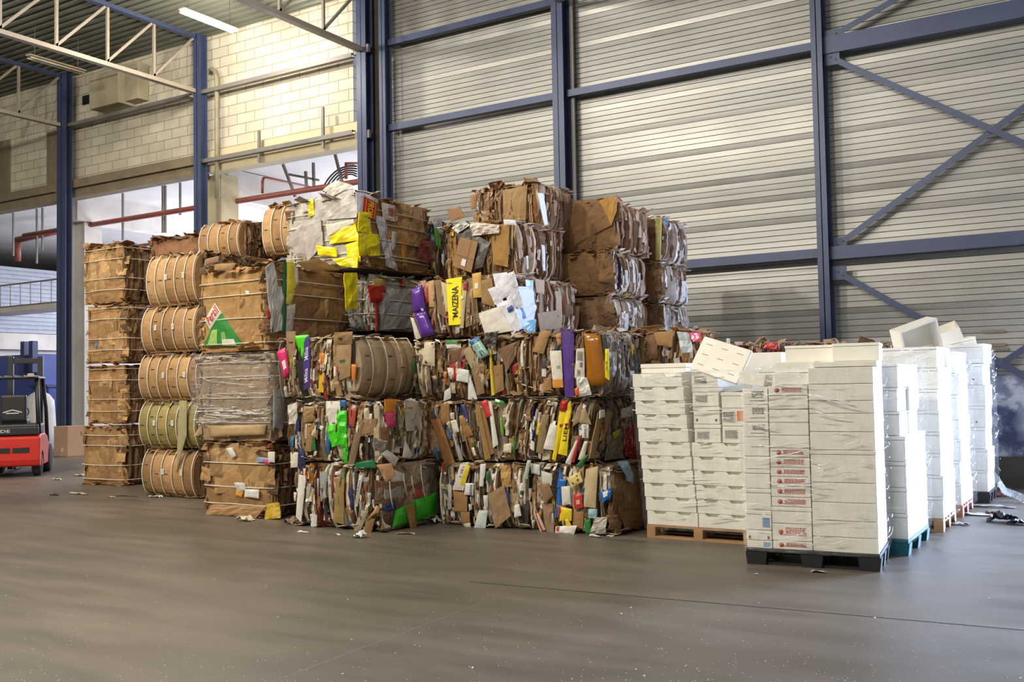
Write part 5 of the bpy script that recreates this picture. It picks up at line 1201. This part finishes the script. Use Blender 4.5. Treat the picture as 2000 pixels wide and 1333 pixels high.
# film round the stacks
def film(P, x0, x1, y0, y1, z0, z1, label, seed, amp=.014, shear=0.0):
    mb = film_round('', None, (x1-x0, y1-y0), z0, z1, '', FILM, amp, seed=seed)
    if shear: mb.v = [(x+shear*(z-z0), y, z) for x, y, z in mb.v]
    o = mb.build('stretch_film', FILM); o.location = loc2(P, (x0+x1)/2, (y0+y1)/2, 0); o.rotation_euler = P.rotation_euler
    tag(o, label, 'plastic film')
    r = random.Random(seed*17); m2 = MB(); W, D = x1-x0, y1-y0
    def folds(n, side):
        for i in range(n):
            L = r.uniform(.03, .16) if r.random() < .75 else r.uniform(.2, .45); z = r.uniform(z0+.05, z1-.03); sl = r.uniform(-.02, .30)*r.choice((1, 1, -1))
            half = (W if side == 'front' else D)/2; a = r.uniform(-half, half-L); b = a+L; pts = []
            for q in range(6):
                t = q/5; c = a+L*t; zz = z+sl*L*t+.006*math.sin(t*5+i)
                off = .018+amp*.8+.003*math.sin(t*3.14)
                p = (c, -D/2-off, zz) if side == 'front' else (W/2+off, c, zz)
                pts.append((p[0]+shear*(zz-z0), p[1], p[2]))
            m2.tube(pts, r.uniform(.0018, .0045), 6, col=(.8, .8, .8))
    folds(int(62*W), 'front'); folds(int(40*D), 'right')
    q = m2.build('film_folds', FOLD, o); q['kind'] = 'stuff'
    return o
film(P1, -.015, 1.23, -.015, .82, .10, 1.84, 'clear stretch film around the notched tray stack on the wooden pallet', 1, shear=-.088)
film(P2, -.015, 1.20, -.015, .82, .13, zr+.03, 'clear stretch film around the stack on the black plastic pallet', 2, .010)
film(P3, -.01, .86, -.01, 1.22, .14, 1.93, 'crinkled stretch film around the turquoise-pallet stack', 3, .03)
film(P4, -.01, .86, -.01, 1.02, .10, 2.07, 'clear stretch film around the third stack along the row', 4, .02)
film(P5, -.01, .90, -.01, 1.02, .10, 2.04, 'clear stretch film around the fourth stack along the row', 5, .02)
film(P6, -.01, .94, -.01, .82, .16, 2.1, 'clear stretch film around the last stack near the ribbed wall', 6, .02)
# film tail trailing from the last stack
mb = MB(); pts = [onX(1935, 925, -1.45), onZ(1950, 945, .45), onZ(1962, 962, .2), onZ(1980, 968, .08), onZ(2010, 982, .03)]
vs = []
for i, p in enumerate(pts):
    w = .06+.02*i; vs += [p+Vector((0, w, .03)), p+Vector((.02, 0, .06)), p-Vector((0, w, .02))]
mb.add(vs, [(3*i+j, 3*i+j+1, 3*i+j+4, 3*i+j+3) for i in range(len(pts)-1) for j in range(2)], (.8, .8, .8), .2, True)
thing('film_tail', mb, film_mat('loose_film_plastic', .2, .6, .35), 'long tail of loose clear film trailing from the last stack across the floor', 'plastic film')
# ---------------------------------------------------------------- beyond the opening
WHITE = flat_mat('white_paint', hx('c9c6c4'), .7, var=.06, nscale=.8)
CONC = flat_mat('pale_concrete', hx('cfcac3'), .8, var=.10, nscale=1.5, bump=.15)
REDP = flat_mat('red_pipe_paint', hx('8a4a3e'), .5, var=.12)
mb = MB(); mb.box((-26, 27, 7.72), (44, 18.4, .2)); struct('ceiling_annex', mb, WHITE)
mb = MB(); mb.box((-26, 36.2, 3.8), (44, .2, 7.8)); struct('wall_annex_back', mb, WHITE)
mb = MB(); mb.box((-13.9, 27, 3.8), (.2, 18.4, 7.8)); struct('wall_annex_right', mb, WHITE)
GREYRIB = flat_mat('grey_ribbed_panel', hx('8b8f98'), .5, metal=.3, var=.08)
mb = MB(); r_ = random.Random(4); z = 4.05; vs = []; prof = []
while z < 6.5: prof += [(z, -36.03), (z+.01, -36.0), (z+.13, -36.0), (z+.14, -36.03)]; z += .16
for zz, xx in prof: vs += [(xx, 17.9, zz), (xx, 36, zz)]
mb.add(vs, [(2*i, 2*i+1, 2*i+3, 2*i+2) for i in range(len(prof)-1)]); mb.box((-36.1, 27, 5.3), (.1, 18, 2.5)); struct('wall_annex_left', mb, GREYRIB)
mb = MB(); mb.box((-36.1, 27, 3.72), (.5, 18, .62)); struct('trim_7', mb, CONC)
mb = MB(); mb.box((-36.3, 27, 1.7), (.2, 18, 3.4)); struct('wall_annex_left_base', mb, WHITE)
a, b = onY(138, 600, 18.3).x, onY(165, 600, 18.3).x
mb = MB(); mb.box(((a+b)/2, 18.6, 3.45), (b-a, .6, 6.9)); mb2 = mb
thing('concrete_pillar', mb, CONC, 'white concrete pillar just right of the dark blue column', 'pillar')
mb = MB(); mb.box(((a+b)/2+.12, 26.5, 7.22), (.6, 17, .8)); thing('concrete_beam', mb, CONC, 'pale concrete beam running back from the white pillar', 'beam')
a, b = onY(402, 400, 17.95).x, onY(432, 400, 17.95).x
mb = MB(); mb.box(((a+b)/2, 18.25, 3.7), (b-a, .6, 7.4)); thing('concrete_pillar', mb, LINTEL, 'beige concrete pillar beside the column between the openings', 'pillar')
mb = MB(); mb.box(((a+b)/2, 26.5, 7.2), (.55, 16.6, .8)); thing('concrete_beam', mb, CONC, 'pale concrete beam running back from the beige pillar', 'beam')
# drain pipe on the wall
mb = MB(); X0 = onY(420, 200, 17.3).x
mb.tube([(X0-.30, 17.42, 9.98), (X0-.2, 17.40, 9.98), (X0-.08, 17.38, 9.9), (X0, 17.36, 9.7), (X0, 17.36, 8.2), (X0, 17.36, 6.6)], .06, 10)
thing('drain_pipe', mb, flat_mat('drain_paint', hx('8a8468'), .6, var=.15), 'beige drain pipe bending down beside the bright block wall', 'pipe')
# pipes
def pipe(pts, r, label, mat=REDP, name='pipe'):
    mb = MB(); mb.tube(pts, r, 10); return thing(name, mb, mat, label, 'pipe')
pipe([(-29.5, 18.5, 6.74), (-24, 18.5, 6.75), (-15.0, 18.5, 6.76)], .075, 'red sprinkler pipe running along under the opening ceiling', name='sprinkler_pipe')
p = onY(513, 378, 18.5); q = onY(513, 346, 18.5)
pipe([p, q-Vector((0, 0, .12)), q-Vector((0, -.03, .03)), q+Vector((0, .15, 0)), q+Vector((.1, 3.2, 0))], .04, 'thin red branch pipe rising from the sprinkler pipe and bending back', name='branch_pipe')
pipe([(-29.5, 20.4, 6.35), (-15.0, 20.4, 6.35)], .05, 'lower brown pipe behind the red sprinkler pipe', name='lower_pipe')
pipe([onY(676, 350, 18.6), onY(676, 320, 18.6), onY(676, 313, 18.6)+Vector((0, .5, 0))], .045, 'short red upright pipe beside the twin columns', name='upright_pipe')
pipe([onY(30, 470, 20), onY(112, 452, 20)], .11, 'thick red pipe left of the dark blue column', name='thick_pipe')
pipe([onY(35, 470, 20), onY(35, 510, 20)], .10, 'red pipe elbow dropping at the far left', name='drop_pipe')
# cable tray and cables
mb = MB(); mb.box((-20.5, 21.2, 6.12), (12, .35, .05)); thing('cable_tray', mb, flat_mat('tray_metal', hx('5d5852'), .5, metal=.4), 'dark cable tray below the red pipe', 'cable tray')
DK = flat_mat('cable_sheath', hx('34302f'), .6)
for i, nm in enumerate(('upper', 'middle', 'lower', 'outer', 'inner')):
    a = onY(628+4*i, 372+3*i, 18.9); b = onY(648+5*i, 330+3*i, 18.9); c = onY(672+2*i, 322+3*i, 18.9); d = onY(697, 325+5*i, 18.9)
    mb = MB(); pts = []
    for t in range(11):
        t /= 10; pts.append(a*((1-t)**3)+b*(3*t*(1-t)**2)+c*(3*t*t*(1-t))+d*(t**3))
    mb.tube(pts, .022, 6); thing('cable', mb, DK, f'dark cable arching to the twin columns, {nm} of the bundle', 'cable')
for u, v0, v1, nm in ((26, 412, 500, 'far left'), (72, 408, 515, 'second far left'), (83, 404, 490, 'third far left'), (240, 376, 470, 'left'), (318, 372, 455, 'middle'), (323, 360, 455, 'thicker middle'), (352, 360, 420, 'right')):
    a = onY(u, v0, 18.8); b = onY(u, v1, 18.8); mb = MB(); mb.bar((a.x, a.y, 7.62), b, .05, .05); thing('hanger_rod', mb, GSTEEL, f'{nm} hanger rod in the opening behind the ragged bale tops', 'rod')
for u0, v0, u1, v1, nm in ((553, 322, 577, 385, 'slanting'), (597, 335, 599, 375, 'short upright'), (612, 318, 613, 370, 'long upright'), (654, 300, 668, 355, 'steep'), (565, 341, 622, 352, 'nearly level')):
    a = onY(u0, v0, 18.8); b = onY(u1, v1, 18.8); mb = MB(); mb.bar(a, b, .06, .06); thing('pipe_bracket', mb, GSTEEL, f'{nm} grey bracket above the red pipe near the cable bundle', 'bracket')
for u, z0, z1, nm in ((505, 7.3, 8.1, 'left'), (630, 7.35, 8.35, 'right')):
    a = onY(u, 290, 17.3); mb = MB(); mb.box((a.x, 17.32, (z0+z1)/2), (.07, .05, z1-z0)); thing('wall_bracket', mb, GSTEEL, f'{nm} rusty upright bracket fixed across the lintel rail', 'bracket')
# mezzanine railing
def railing(x0, x1, y, z0, z1, label, n=26):
    e = empty('mezzanine_railing', (x0, y, z0), 0, label, 'railing'); L = x1-x0
    mb = MB(); mb.bar((0, 0, z1-z0), (L, 0, z1-z0), .05, .05); mb.build('top_rail', GSTEEL, e)
    mb = MB(); mb.bar((0, 0, 0), (L, 0, 0), .05, .05); mb.build('bottom_rail', GSTEEL, e)
    for i in range(n):
        mb = MB(); mb.bar((L*i/(n-1), 0, 0), (L*i/(n-1), 0, z1-z0), .025, .025); mb.build('baluster', GSTEEL, e)
    mb = MB(); mb.box((L/2, .5, -.12), (L, 1.2, .16)); mb.build('walkway_edge', CONC, e)
railing(-30, -21, 24.0, 5.9, 6.95, 'railing of thin uprights seen above the leftmost bales')
railing(-38, -30, 21.0, 4.9, 5.7, 'tangled railing left of the dark blue column', 14)
# blue press and container behind the forklift
BLUE = flat_mat('blue_paint', hx('2b3f8e'), .45, var=.1); DBLUE = flat_mat('dark_blue_paint', hx('2a3560'), .5, var=.15)
c = onY(35, 715, 20.5)
e = empty('blue_press', (c.x, 20.5, 0), 0, 'blue baling press standing behind the forklift at the far left', 'machine')
mb = MB(); mb.box((-.9, 1, 1.55), (3.4, 1.6, 3.1)); me = mb.mesh('housing', BLUE); bevel_mesh(me, .04); o = bpy.data.objects.new('housing', me); COL.objects.link(o); o.parent = e
for x in (.25, .75): 
    mb = MB(); mb.box((x, .1, 3.0), (.22, .2, 1.1)); mb.build('guide_post', DBLUE, e)
mb = MB(); mb.box((-.75, .18, 2.85), (.2, .02, .45)); mb.build('white_stripe', WHITE, e)
c = onY(99, 800, 19.2)
e = empty('blue_bin', (c.x, 19.2, 0), 0, 'bright blue bin beside the dark blue column', 'bin')
mb = MB(); mb.box((0, 0, .95), (.9, .8, 1.9)); me = mb.mesh('body', BLUE); bevel_mesh(me, .05); o = bpy.data.objects.new('body', me); COL.objects.link(o); o.parent = e
mb = MB(); mb.box((0, 0, 1.94), (1.0, .9, .08)); mb.build('rim', DBLUE, e)
# carton by the pillar
c = onY(138, 860, 16.72)
PINKK = flat_mat('pinkish_carton', hx('b08f78'), .8, var=.06)
e = empty('cardboard_carton', (c.x, c.y, 0), math.radians(-6), 'big pinkish-brown cardboard carton at the foot of the white pillar', 'box')
mb = MB(); mb.box((0, 0, .40), (.74, .56, .80)); me = mb.mesh('body', PINKK); bevel_mesh(me, .012); o = bpy.data.objects.new('body', me); COL.objects.link(o); o.parent = e
for s in (-1, 1):
    mb = MB(); mb.box((0, s*.141, .805), (.74, .278, .008)); mb.build('flap', PINKK, e)
mb = MB(); mb.box((.08, -.2815, .18), (.09, .003, .1)); mb.build('white_label', WHITE, e)
# big bag
c = onZ(77, 880)
mb = MB(); prof = [(.32, .0), (.40, .05), (.40, .6), (.39, 1.2), (.36, 1.5), (.24, 1.68), (.10, 1.78)]
vs = []; n = 28
for (r0, h) in prof:
    for j in range(n):
        t = 2*math.pi*j/n; sq = 1/max(abs(math.cos(t)), abs(math.sin(t)))**.55
        d = 1+noise.noise(Vector((math.cos(t)*2, math.sin(t)*2, h*2.5)))*.10
        vs.append((r0*sq*math.cos(t)*d, r0*sq*math.sin(t)*d, h))
mb.add(vs, [(i*n+j, i*n+(j+1) % n, (i+1)*n+(j+1) % n, (i+1)*n+j) for i in range(len(prof)-1) for j in range(n)]+[tuple(range((len(prof)-1)*n, len(prof)*n)), tuple(range(n-1, -1, -1))], (.8, .8, .8), .8, True)
thing('bulk_bag', mb, flat_mat('woven_bag', hx('c9c8c6'), .6, var=.05, bump=.3), 'tall white bulk bag standing behind the forklift', 'bag', loc=(c.x, c.y, 0))

# ---------------------------------------------------------------- forklift (rear towards the camera)
RED = flat_mat('forklift_red', hx('c0281e'), .35, var=.06); BLK = flat_mat('forklift_black', hx('1b1b1c'), .5, var=.1); RUB = flat_mat('tyre_rubber', hx('2b2826'), .85, var=.15)
GRN = flat_mat('forklift_glass', hx('26303a'), .2)
rr = onZ(80, 932); fyaw = math.radians(50)
Fm = Matrix.Rotation(fyaw, 3, 'Z'); base = Vector((rr.x, rr.y, 0)) - Fm @ Vector((.56, 0, 0))
e = empty('forklift', base, fyaw, 'red and black forklift seen from behind, cut by the frame at the far left', 'forklift')
def fbox(name, c, s, mat, bev=.02, par=None):
    mb = MB(); mb.box(c, s); me = mb.mesh(name, mat); bevel_mesh(me, bev); o = bpy.data.objects.new(name, me); COL.objects.link(o); o.parent = par or e; return o
# counterweight: profile in y-z swept in x with wheel arches
mb = MB(); prof = [(.0, .36), (.03, .24), (.10, .22), (.20, .22), (.23, .42), (.36, .52), (.52, .50), (.62, .40), (.66, .22), (1.5, .22), (1.5, .62), (1.2, .80), (.8, .88), (.10, .88), (.02, .82)]
mb.extrude(prof, (-.54, 0, 0), (.54, 0, 0), Vector((0, 1, 0)), Vector((0, 0, 1)), (.6, .1, .1)); me = mb.mesh('counterweight', RED); bevel_mesh(me, .03, 2)
cw = bpy.data.objects.new('counterweight', me); COL.objects.link(cw); cw.parent = e
for x0, x1 in ((-.44, -.02), (.03, .34)):
    mb = MB(); mb.box(((x0+x1)/2, -.004, .56), (x1-x0, .012, .10)); mb.build('vent_slot', BLK, cw)
fbox('motor_hood', (0, .55, .98), (1.0, 1.0, .22), BLK, .04)
fbox('rear_panel', (0, .06, .95), (1.02, .10, .16), BLK, .02)
fbox('seat', (0, .62, 1.14), (.5, .5, .12), BLK, .04); sb = fbox('seat_back', (0, .36, 1.42), (.5, .12, .56), BLK, .05)
# emblem and lettering on the rear
vs, fs, asp = text_mesh('LINDE', .012); m2 = MB(); m2.add([(-.42+.40*x, .006, .925+.062*y) for x, y in vs], fs); m2.build('lettering', ink('c9c9c9'), e)
mb = MB(); mb.bar((-.20, .298, 1.33), (-.02, .298, 1.385), .012, .02); mb.bar((.16, .298, 1.33), (-.02, .298, 1.385), .012, .02); mb.bar((-.14, .298, 1.315), (.10, .298, 1.315), .012, .02); mb.build('chevron_emblem', ink('c9c9c9'), sb)
for s in (-1, 1):
    mb = MB(); mb.tube([(s*.50, .16, .88), (s*.47, .20, 1.5), (s*.44, .30, 2.02)], .045, 8); mb.build('rear_post', BLK, e)
    mb = MB(); mb.tube([(s*.50, 1.50, .65), (s*.48, 1.42, 1.4), (s*.44, 1.20, 2.02)], .04, 8); mb.build('front_post', BLK, e)
    for y in (.42,): 
        mb = MB(); mb.lathe([(.10, -.09), (.20, -.085), (.235, -.06), (.235, .06), (.20, .085), (.10, .09)], (s*.44, y, .236), 'X', 24); w = mb.build('rear_wheel', RUB, e)
        mb = MB(); mb.lathe([(.05, s*.085), (.11, s*.095)], (s*.44, y, .236), 'X', 16); mb.build('hub', RED, w)
    mb = MB(); mb.lathe([(.14, -.10), (.27, -.095), (.305, -.07), (.305, .07), (.27, .095), (.14, .10)], (s*.47, 1.62, .306), 'X', 26); w = mb.build('front_wheel', RUB, e)
    mb = MB(); mb.box((s*.30, 1.98, 1.30), (.11, .12, 2.5)); mb.build('mast_rail', BLK, e)
    mb = MB(); mb.box((s*.26, 2.62, .06), (.11, 1.1, .045)); mb.build('fork_arm', BLK, e)
g = fbox('overhead_guard', (0, .72, 2.05), (.98, 1.10, .05), BLK, .02)
for i in range(5):
    mb = MB(); mb.box((-.36+.18*i, .72, 2.085), (.035, 1.0, .03)); mb.build('guard_bar', BLK, g)
fbox('work_light', (.34, .16, 2.10), (.12, .08, .07), flat_mat('lamp_lens', hx('b9b4a8'), .3), .01)
fbox('mast_crossbar', (0, 1.98, 2.45), (.7, .1, .12), BLK, .01); fbox('fork_carriage', (0, 2.08, .45), (.9, .06, .5), BLK, .01)
mb = MB(); n = 20; mb.tube([(.17*math.cos(6.283*i/n), 1.18+.10*math.sin(6.283*i/n), 1.32+.13*math.sin(6.283*i/n)) for i in range(n)], .014, 6, closed=True); mb.build('steering_wheel', BLK, e)

# ---------------------------------------------------------------- mural and plinth at the right end of the wall
k = NT('faded_mural'); v = k.coord()
n1 = k.noise(v, 3.2, 6, .6); n2 = k.noise(v, 1.0, 3)
c = k.ramp(n1, [(.40, hx('28355e')), (.5, hx('5a6a94')), (.58, hx('c3cbe0'))])
c = k.mix(c, k.ramp(n2, [(.42, hx('3a4568')), (.6, hx('c9d2e6'))]), .45)
k.l(c, k.b.inputs['Base Color']); k.b.inputs['Roughness'].default_value = .6
mb = MB(); mb.box((-.62, 17.47, 1.08), (2.84, .03, 1.28)); thing('printed_banner', mb, k.m, 'faded blue and white printed banner low on the wall past the white stacks', 'banner')
mb = MB(); mb.box((.1, 17.38, .22), (4.2, .28, .44)); struct('baseboard_back', mb, flat_mat('dark_plinth', hx('4e4a44'), .8, var=.15))
TAPE = flat_mat('brown_tape', hx('857a66'), .7)
for i, (u, v, w, h) in enumerate(((1940, 648, .35, .04), (1950, 674, .22, .05), (1944, 683, .40, .04))):
    c = onY(u, v, WY-.03); mb = MB(); mb.box((0, 0, 0), (w, .012, h)); thing('tape_strip', mb, TAPE, f'brown tape strip on the ribbed wall, {("upper", "middle", "lower")[i]} of three over the banner', 'tape', loc=c)
# grey patches of old boards on the block wall, left
for i, (u0, u1, v0, v1) in enumerate(((0, 18, 277, 410), (92, 112, 258, 385))):
    a = onY(u0, v0, WY-.0); b = onY(u1, v1, WY); mb = MB(); mb.box(((a.x+b.x)/2, WY+.03, (a.z+b.z)/2), (b.x-a.x, .08, abs(a.z-b.z))); thing('wall_board', mb, LINTELD, ('dark board at the far left end of the block wall', 'dark board on the block wall left of the dark blue column')[i], 'board')
BOXM = flat_mat('unit_casing', hx('a39a80'), .6, var=.12, nscale=2)
def wallbox(u0, u1, v0, v1, d, label, cat='box', name='wall_unit', mat=None):
    a = onY(u0, (v0+v1)/2, WY); b = onY(u1, (v0+v1)/2, WY); zt = onY((u0+u1)/2, v0, WY).z; zb = onY((u0+u1)/2, v1, WY).z
    e = empty(name, ((a.x+b.x)/2, WY+.045, zb), 0, label, cat); w = b.x-a.x; h = zt-zb
    mb = MB(); mb.box((0, -d/2, h/2), (w, d, h)); me = mb.mesh('casing', mat or BOXM); bevel_mesh(me, .02); o = bpy.data.objects.new('casing', me); COL.objects.link(o); o.parent = e
    mb = MB(); mb.box((0, -d-.004, h*.82), (w*.96, .02, .03)); mb.build('lid_seam', LINTELD, e)
wallbox(205, 262, 150, 215, .55, 'beige boxed ventilation unit on the block wall behind the truss')
wallbox(262, 288, 130, 200, .35, 'narrow grey duct beside the ventilation unit on the block wall', 'duct', 'air_duct')
mb = MB(); a = onY(160, 190, WY); b = onY(202, 190, WY); mb.box(((a.x+b.x)/2, WY+.04, a.z-.1), (b.x-a.x, .06, .26)); thing('wall_grille', mb, BLK, 'black slot grille left of the ventilation unit', 'grille')

# ---------------------------------------------------------------- litter on the floor
def scrap(u, v, w, d, col, label, name='paper_scrap', cat='litter', h=.02, rough=.7, amp=.03, rz=0.0, seed=1, film_=False):
    c = onZ(u, v); mb = MB(); R2 = Matrix.Rotation(rz, 3, 'Z')
    q = [Vector((-w/2, -d/2, 0)), Vector((w/2, -d/2, 0)), Vector((w/2*.8, d/2, 0)), Vector((-w/2, d/2*.9, 0))]
    q = [R2 @ p for p in q]
    off = Vector((seed*2.3, seed, 0)); nx = ny = 7; vs = []
    for j in range(ny+1):
        for i in range(nx+1):
            s, t = i/nx, j/ny; p = q[0]*((1-s)*(1-t))+q[1]*(s*(1-t))+q[2]*(s*t)+q[3]*((1-s)*t)
            zz = .004+h*abs(noise.noise(p*14+off))*2.2 + h*.5*math.sin(3.14*s)
            pp = p+Vector((noise.noise(p*9+off), noise.noise(p*9-off), 0))*amp; vs.append((pp.x, pp.y, zz))
    fs = [(j*(nx+1)+i, j*(nx+1)+i+1, (j+1)*(nx+1)+i+1, (j+1)*(nx+1)+i) for j in range(ny) for i in range(nx)]
    m = len(vs); vs += [(x, y, max(.001, z-.006)) for x, y, z in vs]; fs += [tuple(m+i for i in reversed(f)) for f in fs]
    mb.add(vs, fs, hx(col), rough); thing(name, mb, PRINT, label, cat, loc=(c.x, c.y, 0))
scrap(482, 1018, .22, .14, 'd9cfb4', 'cream torn paper lying before the slumped kraft bale', h=.05, seed=1)
scrap(703, 1051, .17, .12, 'e4e2dc', 'crumpled white paper in front of the green-sided bale', h=.05, seed=2)
scrap(846, 1022, .20, .16, 'b5b6b2', 'grey crumpled film beside the green plastic', 'film_scrap', h=.07, rough=.3, seed=3)
scrap(826, 1023, .10, .10, 'c8c8c4', 'small grey film lump left of the crumpled film', 'film_scrap', h=.06, rough=.3, seed=4)
scrap(795, 1044, .24, .06, 'b59d78', 'thin tan strip of card on the floor below the green plastic', h=.012, seed=5, rz=.3)
scrap(660, 1046, .16, .03, 'd8cfc0', 'narrow white paper strip under the white carton edges', h=.01, seed=6, rz=-.5)
scrap(593, 1041, .14, .08, 'cfc9b8', 'pale scrap at the front left foot of the mixed bales', h=.012, seed=7)
scrap(570, 1024, .16, .12, '86705a', 'brown card corner at the foot of the mixed bales', h=.06, seed=8)
scrap(1600, 1119, .14, .07, 'a9a9b0', 'pale grey film strip in front of the black pallet', 'film_scrap', h=.012, seed=9)
scrap(1478, 1123, .05, .03, '8fb0dc', 'tiny light blue scrap in front of the black pallet', h=.006, seed=10)
scrap(1165, 1050, .14, .05, 'd8d4cc', 'white paper shred before the red and white bag', h=.02, seed=11)
scrap(1960, 1020, .36, .22, '23262e', 'black crumpled plastic sheet on the floor past the stacks', 'plastic_scrap', h=.06, rough=.3, seed=12)
scrap(1990, 1025, .20, .16, '2a2d34', 'small black plastic lump beside the crumpled sheet', 'plastic_scrap', h=.04, rough=.3, seed=13)
scrap(1940, 992, .55, .10, 'd5d6de', 'long white film strip across the floor past the last stack', 'film_scrap', h=.02, rough=.3, seed=14)
scrap(1905, 1007, .40, .12, 'c5c3b2', 'yellowish film strip near the reddish pallet', 'film_scrap', h=.02, rough=.4, seed=15)
scrap(1935, 1007, .12, .10, '6a2a2a', 'dark red scrap between the film strips', h=.04, seed=16)
scrap(1952, 970, .22, .14, '8c4a48', 'red crumpled scrap beside the last pallet', h=.04, seed=17)
scrap(1878, 1026, .18, .10, 'c9bcc0', 'pinkish scrap beside the weathered pallet', h=.02, seed=18)
scrap(1985, 938, .30, .25, 'b9b6b4', 'heap of clear film at the foot of the banner', 'film_scrap', h=.16, rough=.25, seed=19)
scrap(113, 938, .24, .10, 'c8c0ac', 'white litter near the forklift wheel', h=.02, seed=20)
scrap(160, 930, .40, .14, 'b8ae98', 'pale litter patch beside the leftmost tower', h=.02, seed=21)
scrap(155, 966, .44, .10, 'b5ab92', 'cream paper strips in front of the leftmost tower', h=.02, seed=22)
scrap(108, 968, .20, .08, '4a463e', 'dark grey scrap on the open floor at the far left', h=.02, seed=23)
scrap(248, 970, .50, .05, '3f3a32', 'dark flat strip sticking out beside the barrel-shaped bales', h=.006, seed=24, rz=.2)
scrap(305, 972, .30, .08, 'c9c3b6', 'white litter at the foot of the barrel-shaped bales', h=.02, seed=25)
scrap(218, 972, .16, .06, 'a8a090', 'faint grey scrap before the gap between two towers', h=.01, seed=26)
# countless crumbs of foam and paper
mb = MB(); r_ = random.Random(11)
for i in range(900):
    if i % 3: u, v = r_.uniform(0, 2000), 1333-(r_.random()**1.6)*330
    else: u, v = r_.choice([(r_.gauss(120, 90), r_.gauss(1150, 60)), (r_.gauss(960, 120), r_.gauss(1046, 8)), (r_.gauss(1500, 250), r_.gauss(1280, 40)), (r_.gauss(850, 260), r_.gauss(1050, 12))])
    if not (0 <= u <= 2000 and 960 < v < 1333): continue
    p = onZ(u, v)
    if p.y > 8.7 and not (-9.2 < p.x < -4.6 and p.y < 9.1): continue
    s = r_.uniform(.0012, .0034)*(2.0 if r_.random() < .05 else 1)
    mb.box(p+Vector((0, 0, s*.4)), (s*2, s*1.4, s*.8), Matrix.Rotation(r_.uniform(0, 6), 3, 'Z'), (.75, .74, .72), .8)
o = mb.build('foam_crumbs', PRINT); tag(o, 'white crumbs of foam and paper scattered over the concrete floor', 'litter', kind='stuff')

# ---------------------------------------------------------------- light
def area(name, loc, rot, sx, sy, energy, col, spread=180):
    L = bpy.data.lights.new(name, 'AREA'); L.shape = 'RECTANGLE'; L.size = sx; L.size_y = sy; L.energy = energy; L.color = col; L.spread = math.radians(spread)
    o = bpy.data.objects.new(name, L); COL.objects.link(o); o.location = loc; o.rotation_euler = rot; return o
LG = 'ceiling tube lamps out of the frame'
for (x, y, p) in ((-28.3, 8, 140), (-22.7, 8, 170), (-17.2, 8, 620), (-11.9, 8, 850), (-6.8, 8, 200), (-17.2, -1, 1500), (-11.9, -1, 2200), (-6.8, -1, 1500), (-1.6, -1, 400)):  # the leftmost lamp is added to brighten the white pillar
    lamp(x, y, 'lit tube lamp hanging from the roof over the open floor', True, p)
for o in scene.objects:
    if o.get('label') == 'lit tube lamp hanging from the roof over the open floor': o['group'] = LG
area('doorway_daylight', (3.8, 17.5, 2.6), (math.radians(-90), 0, 0), 4.8, 5.0, 4600, (.54, .68, 1.0))
area('annex_daylight', (-24, 31, 5.0), (math.radians(-70), 0, 0), 18, 2.5, 2200, (.80, .85, 1.0))
area('annex_ceiling_fill', (-22, 25, 3.0), (math.radians(180), 0, 0), 14, 8, 1500, (.84, .87, 1.0))  # unseen light added to brighten the annex ceiling
GROUPS = dict(waste_bale='pressed bales of the waste pile', pallet='pallets under the white boxes', stretch_film='film wrapped round the pallets', steel_column='steel columns along the back wall',
              roof_truss='roof trusses', wall_girt='girts and rails on the back wall', wall_brace='diagonal wall braces', hanger_rod='hanger rods in the opening', pipe_bracket='brackets above the red pipe',
              cable='cables by the twin columns', tape_strip='tape strips on the ribbed wall', foam_tray='open white trays', link_beam='links between the twin columns', paper_scrap='litter on the floor', film_scrap='litter on the floor', plastic_scrap='litter on the floor')
for o in scene.objects:
    if o.parent is None and o.name.split('.')[0] in GROUPS and not o.get('group'): o['group'] = GROUPS[o.name.split('.')[0]]
w = bpy.data.worlds.new('world'); scene.world = w; w.use_nodes = True
w.node_tree.nodes['Background'].inputs[0].default_value = (.62, .74, 1.0, 1); w.node_tree.nodes['Background'].inputs[1].default_value = 1.2
scene.view_settings.view_transform = 'Standard'; scene.view_settings.look = 'None'; scene.view_settings.gamma = 1; scene.view_settings.exposure = .38
scene.view_settings.use_curve_mapping = False
scene.cycles.max_bounces = 8; scene.cycles.transparent_max_bounces = 12; scene.cycles.diffuse_bounces = 4; scene.cycles.glossy_bounces = 3
scene.cycles.sample_clamp_indirect = 6
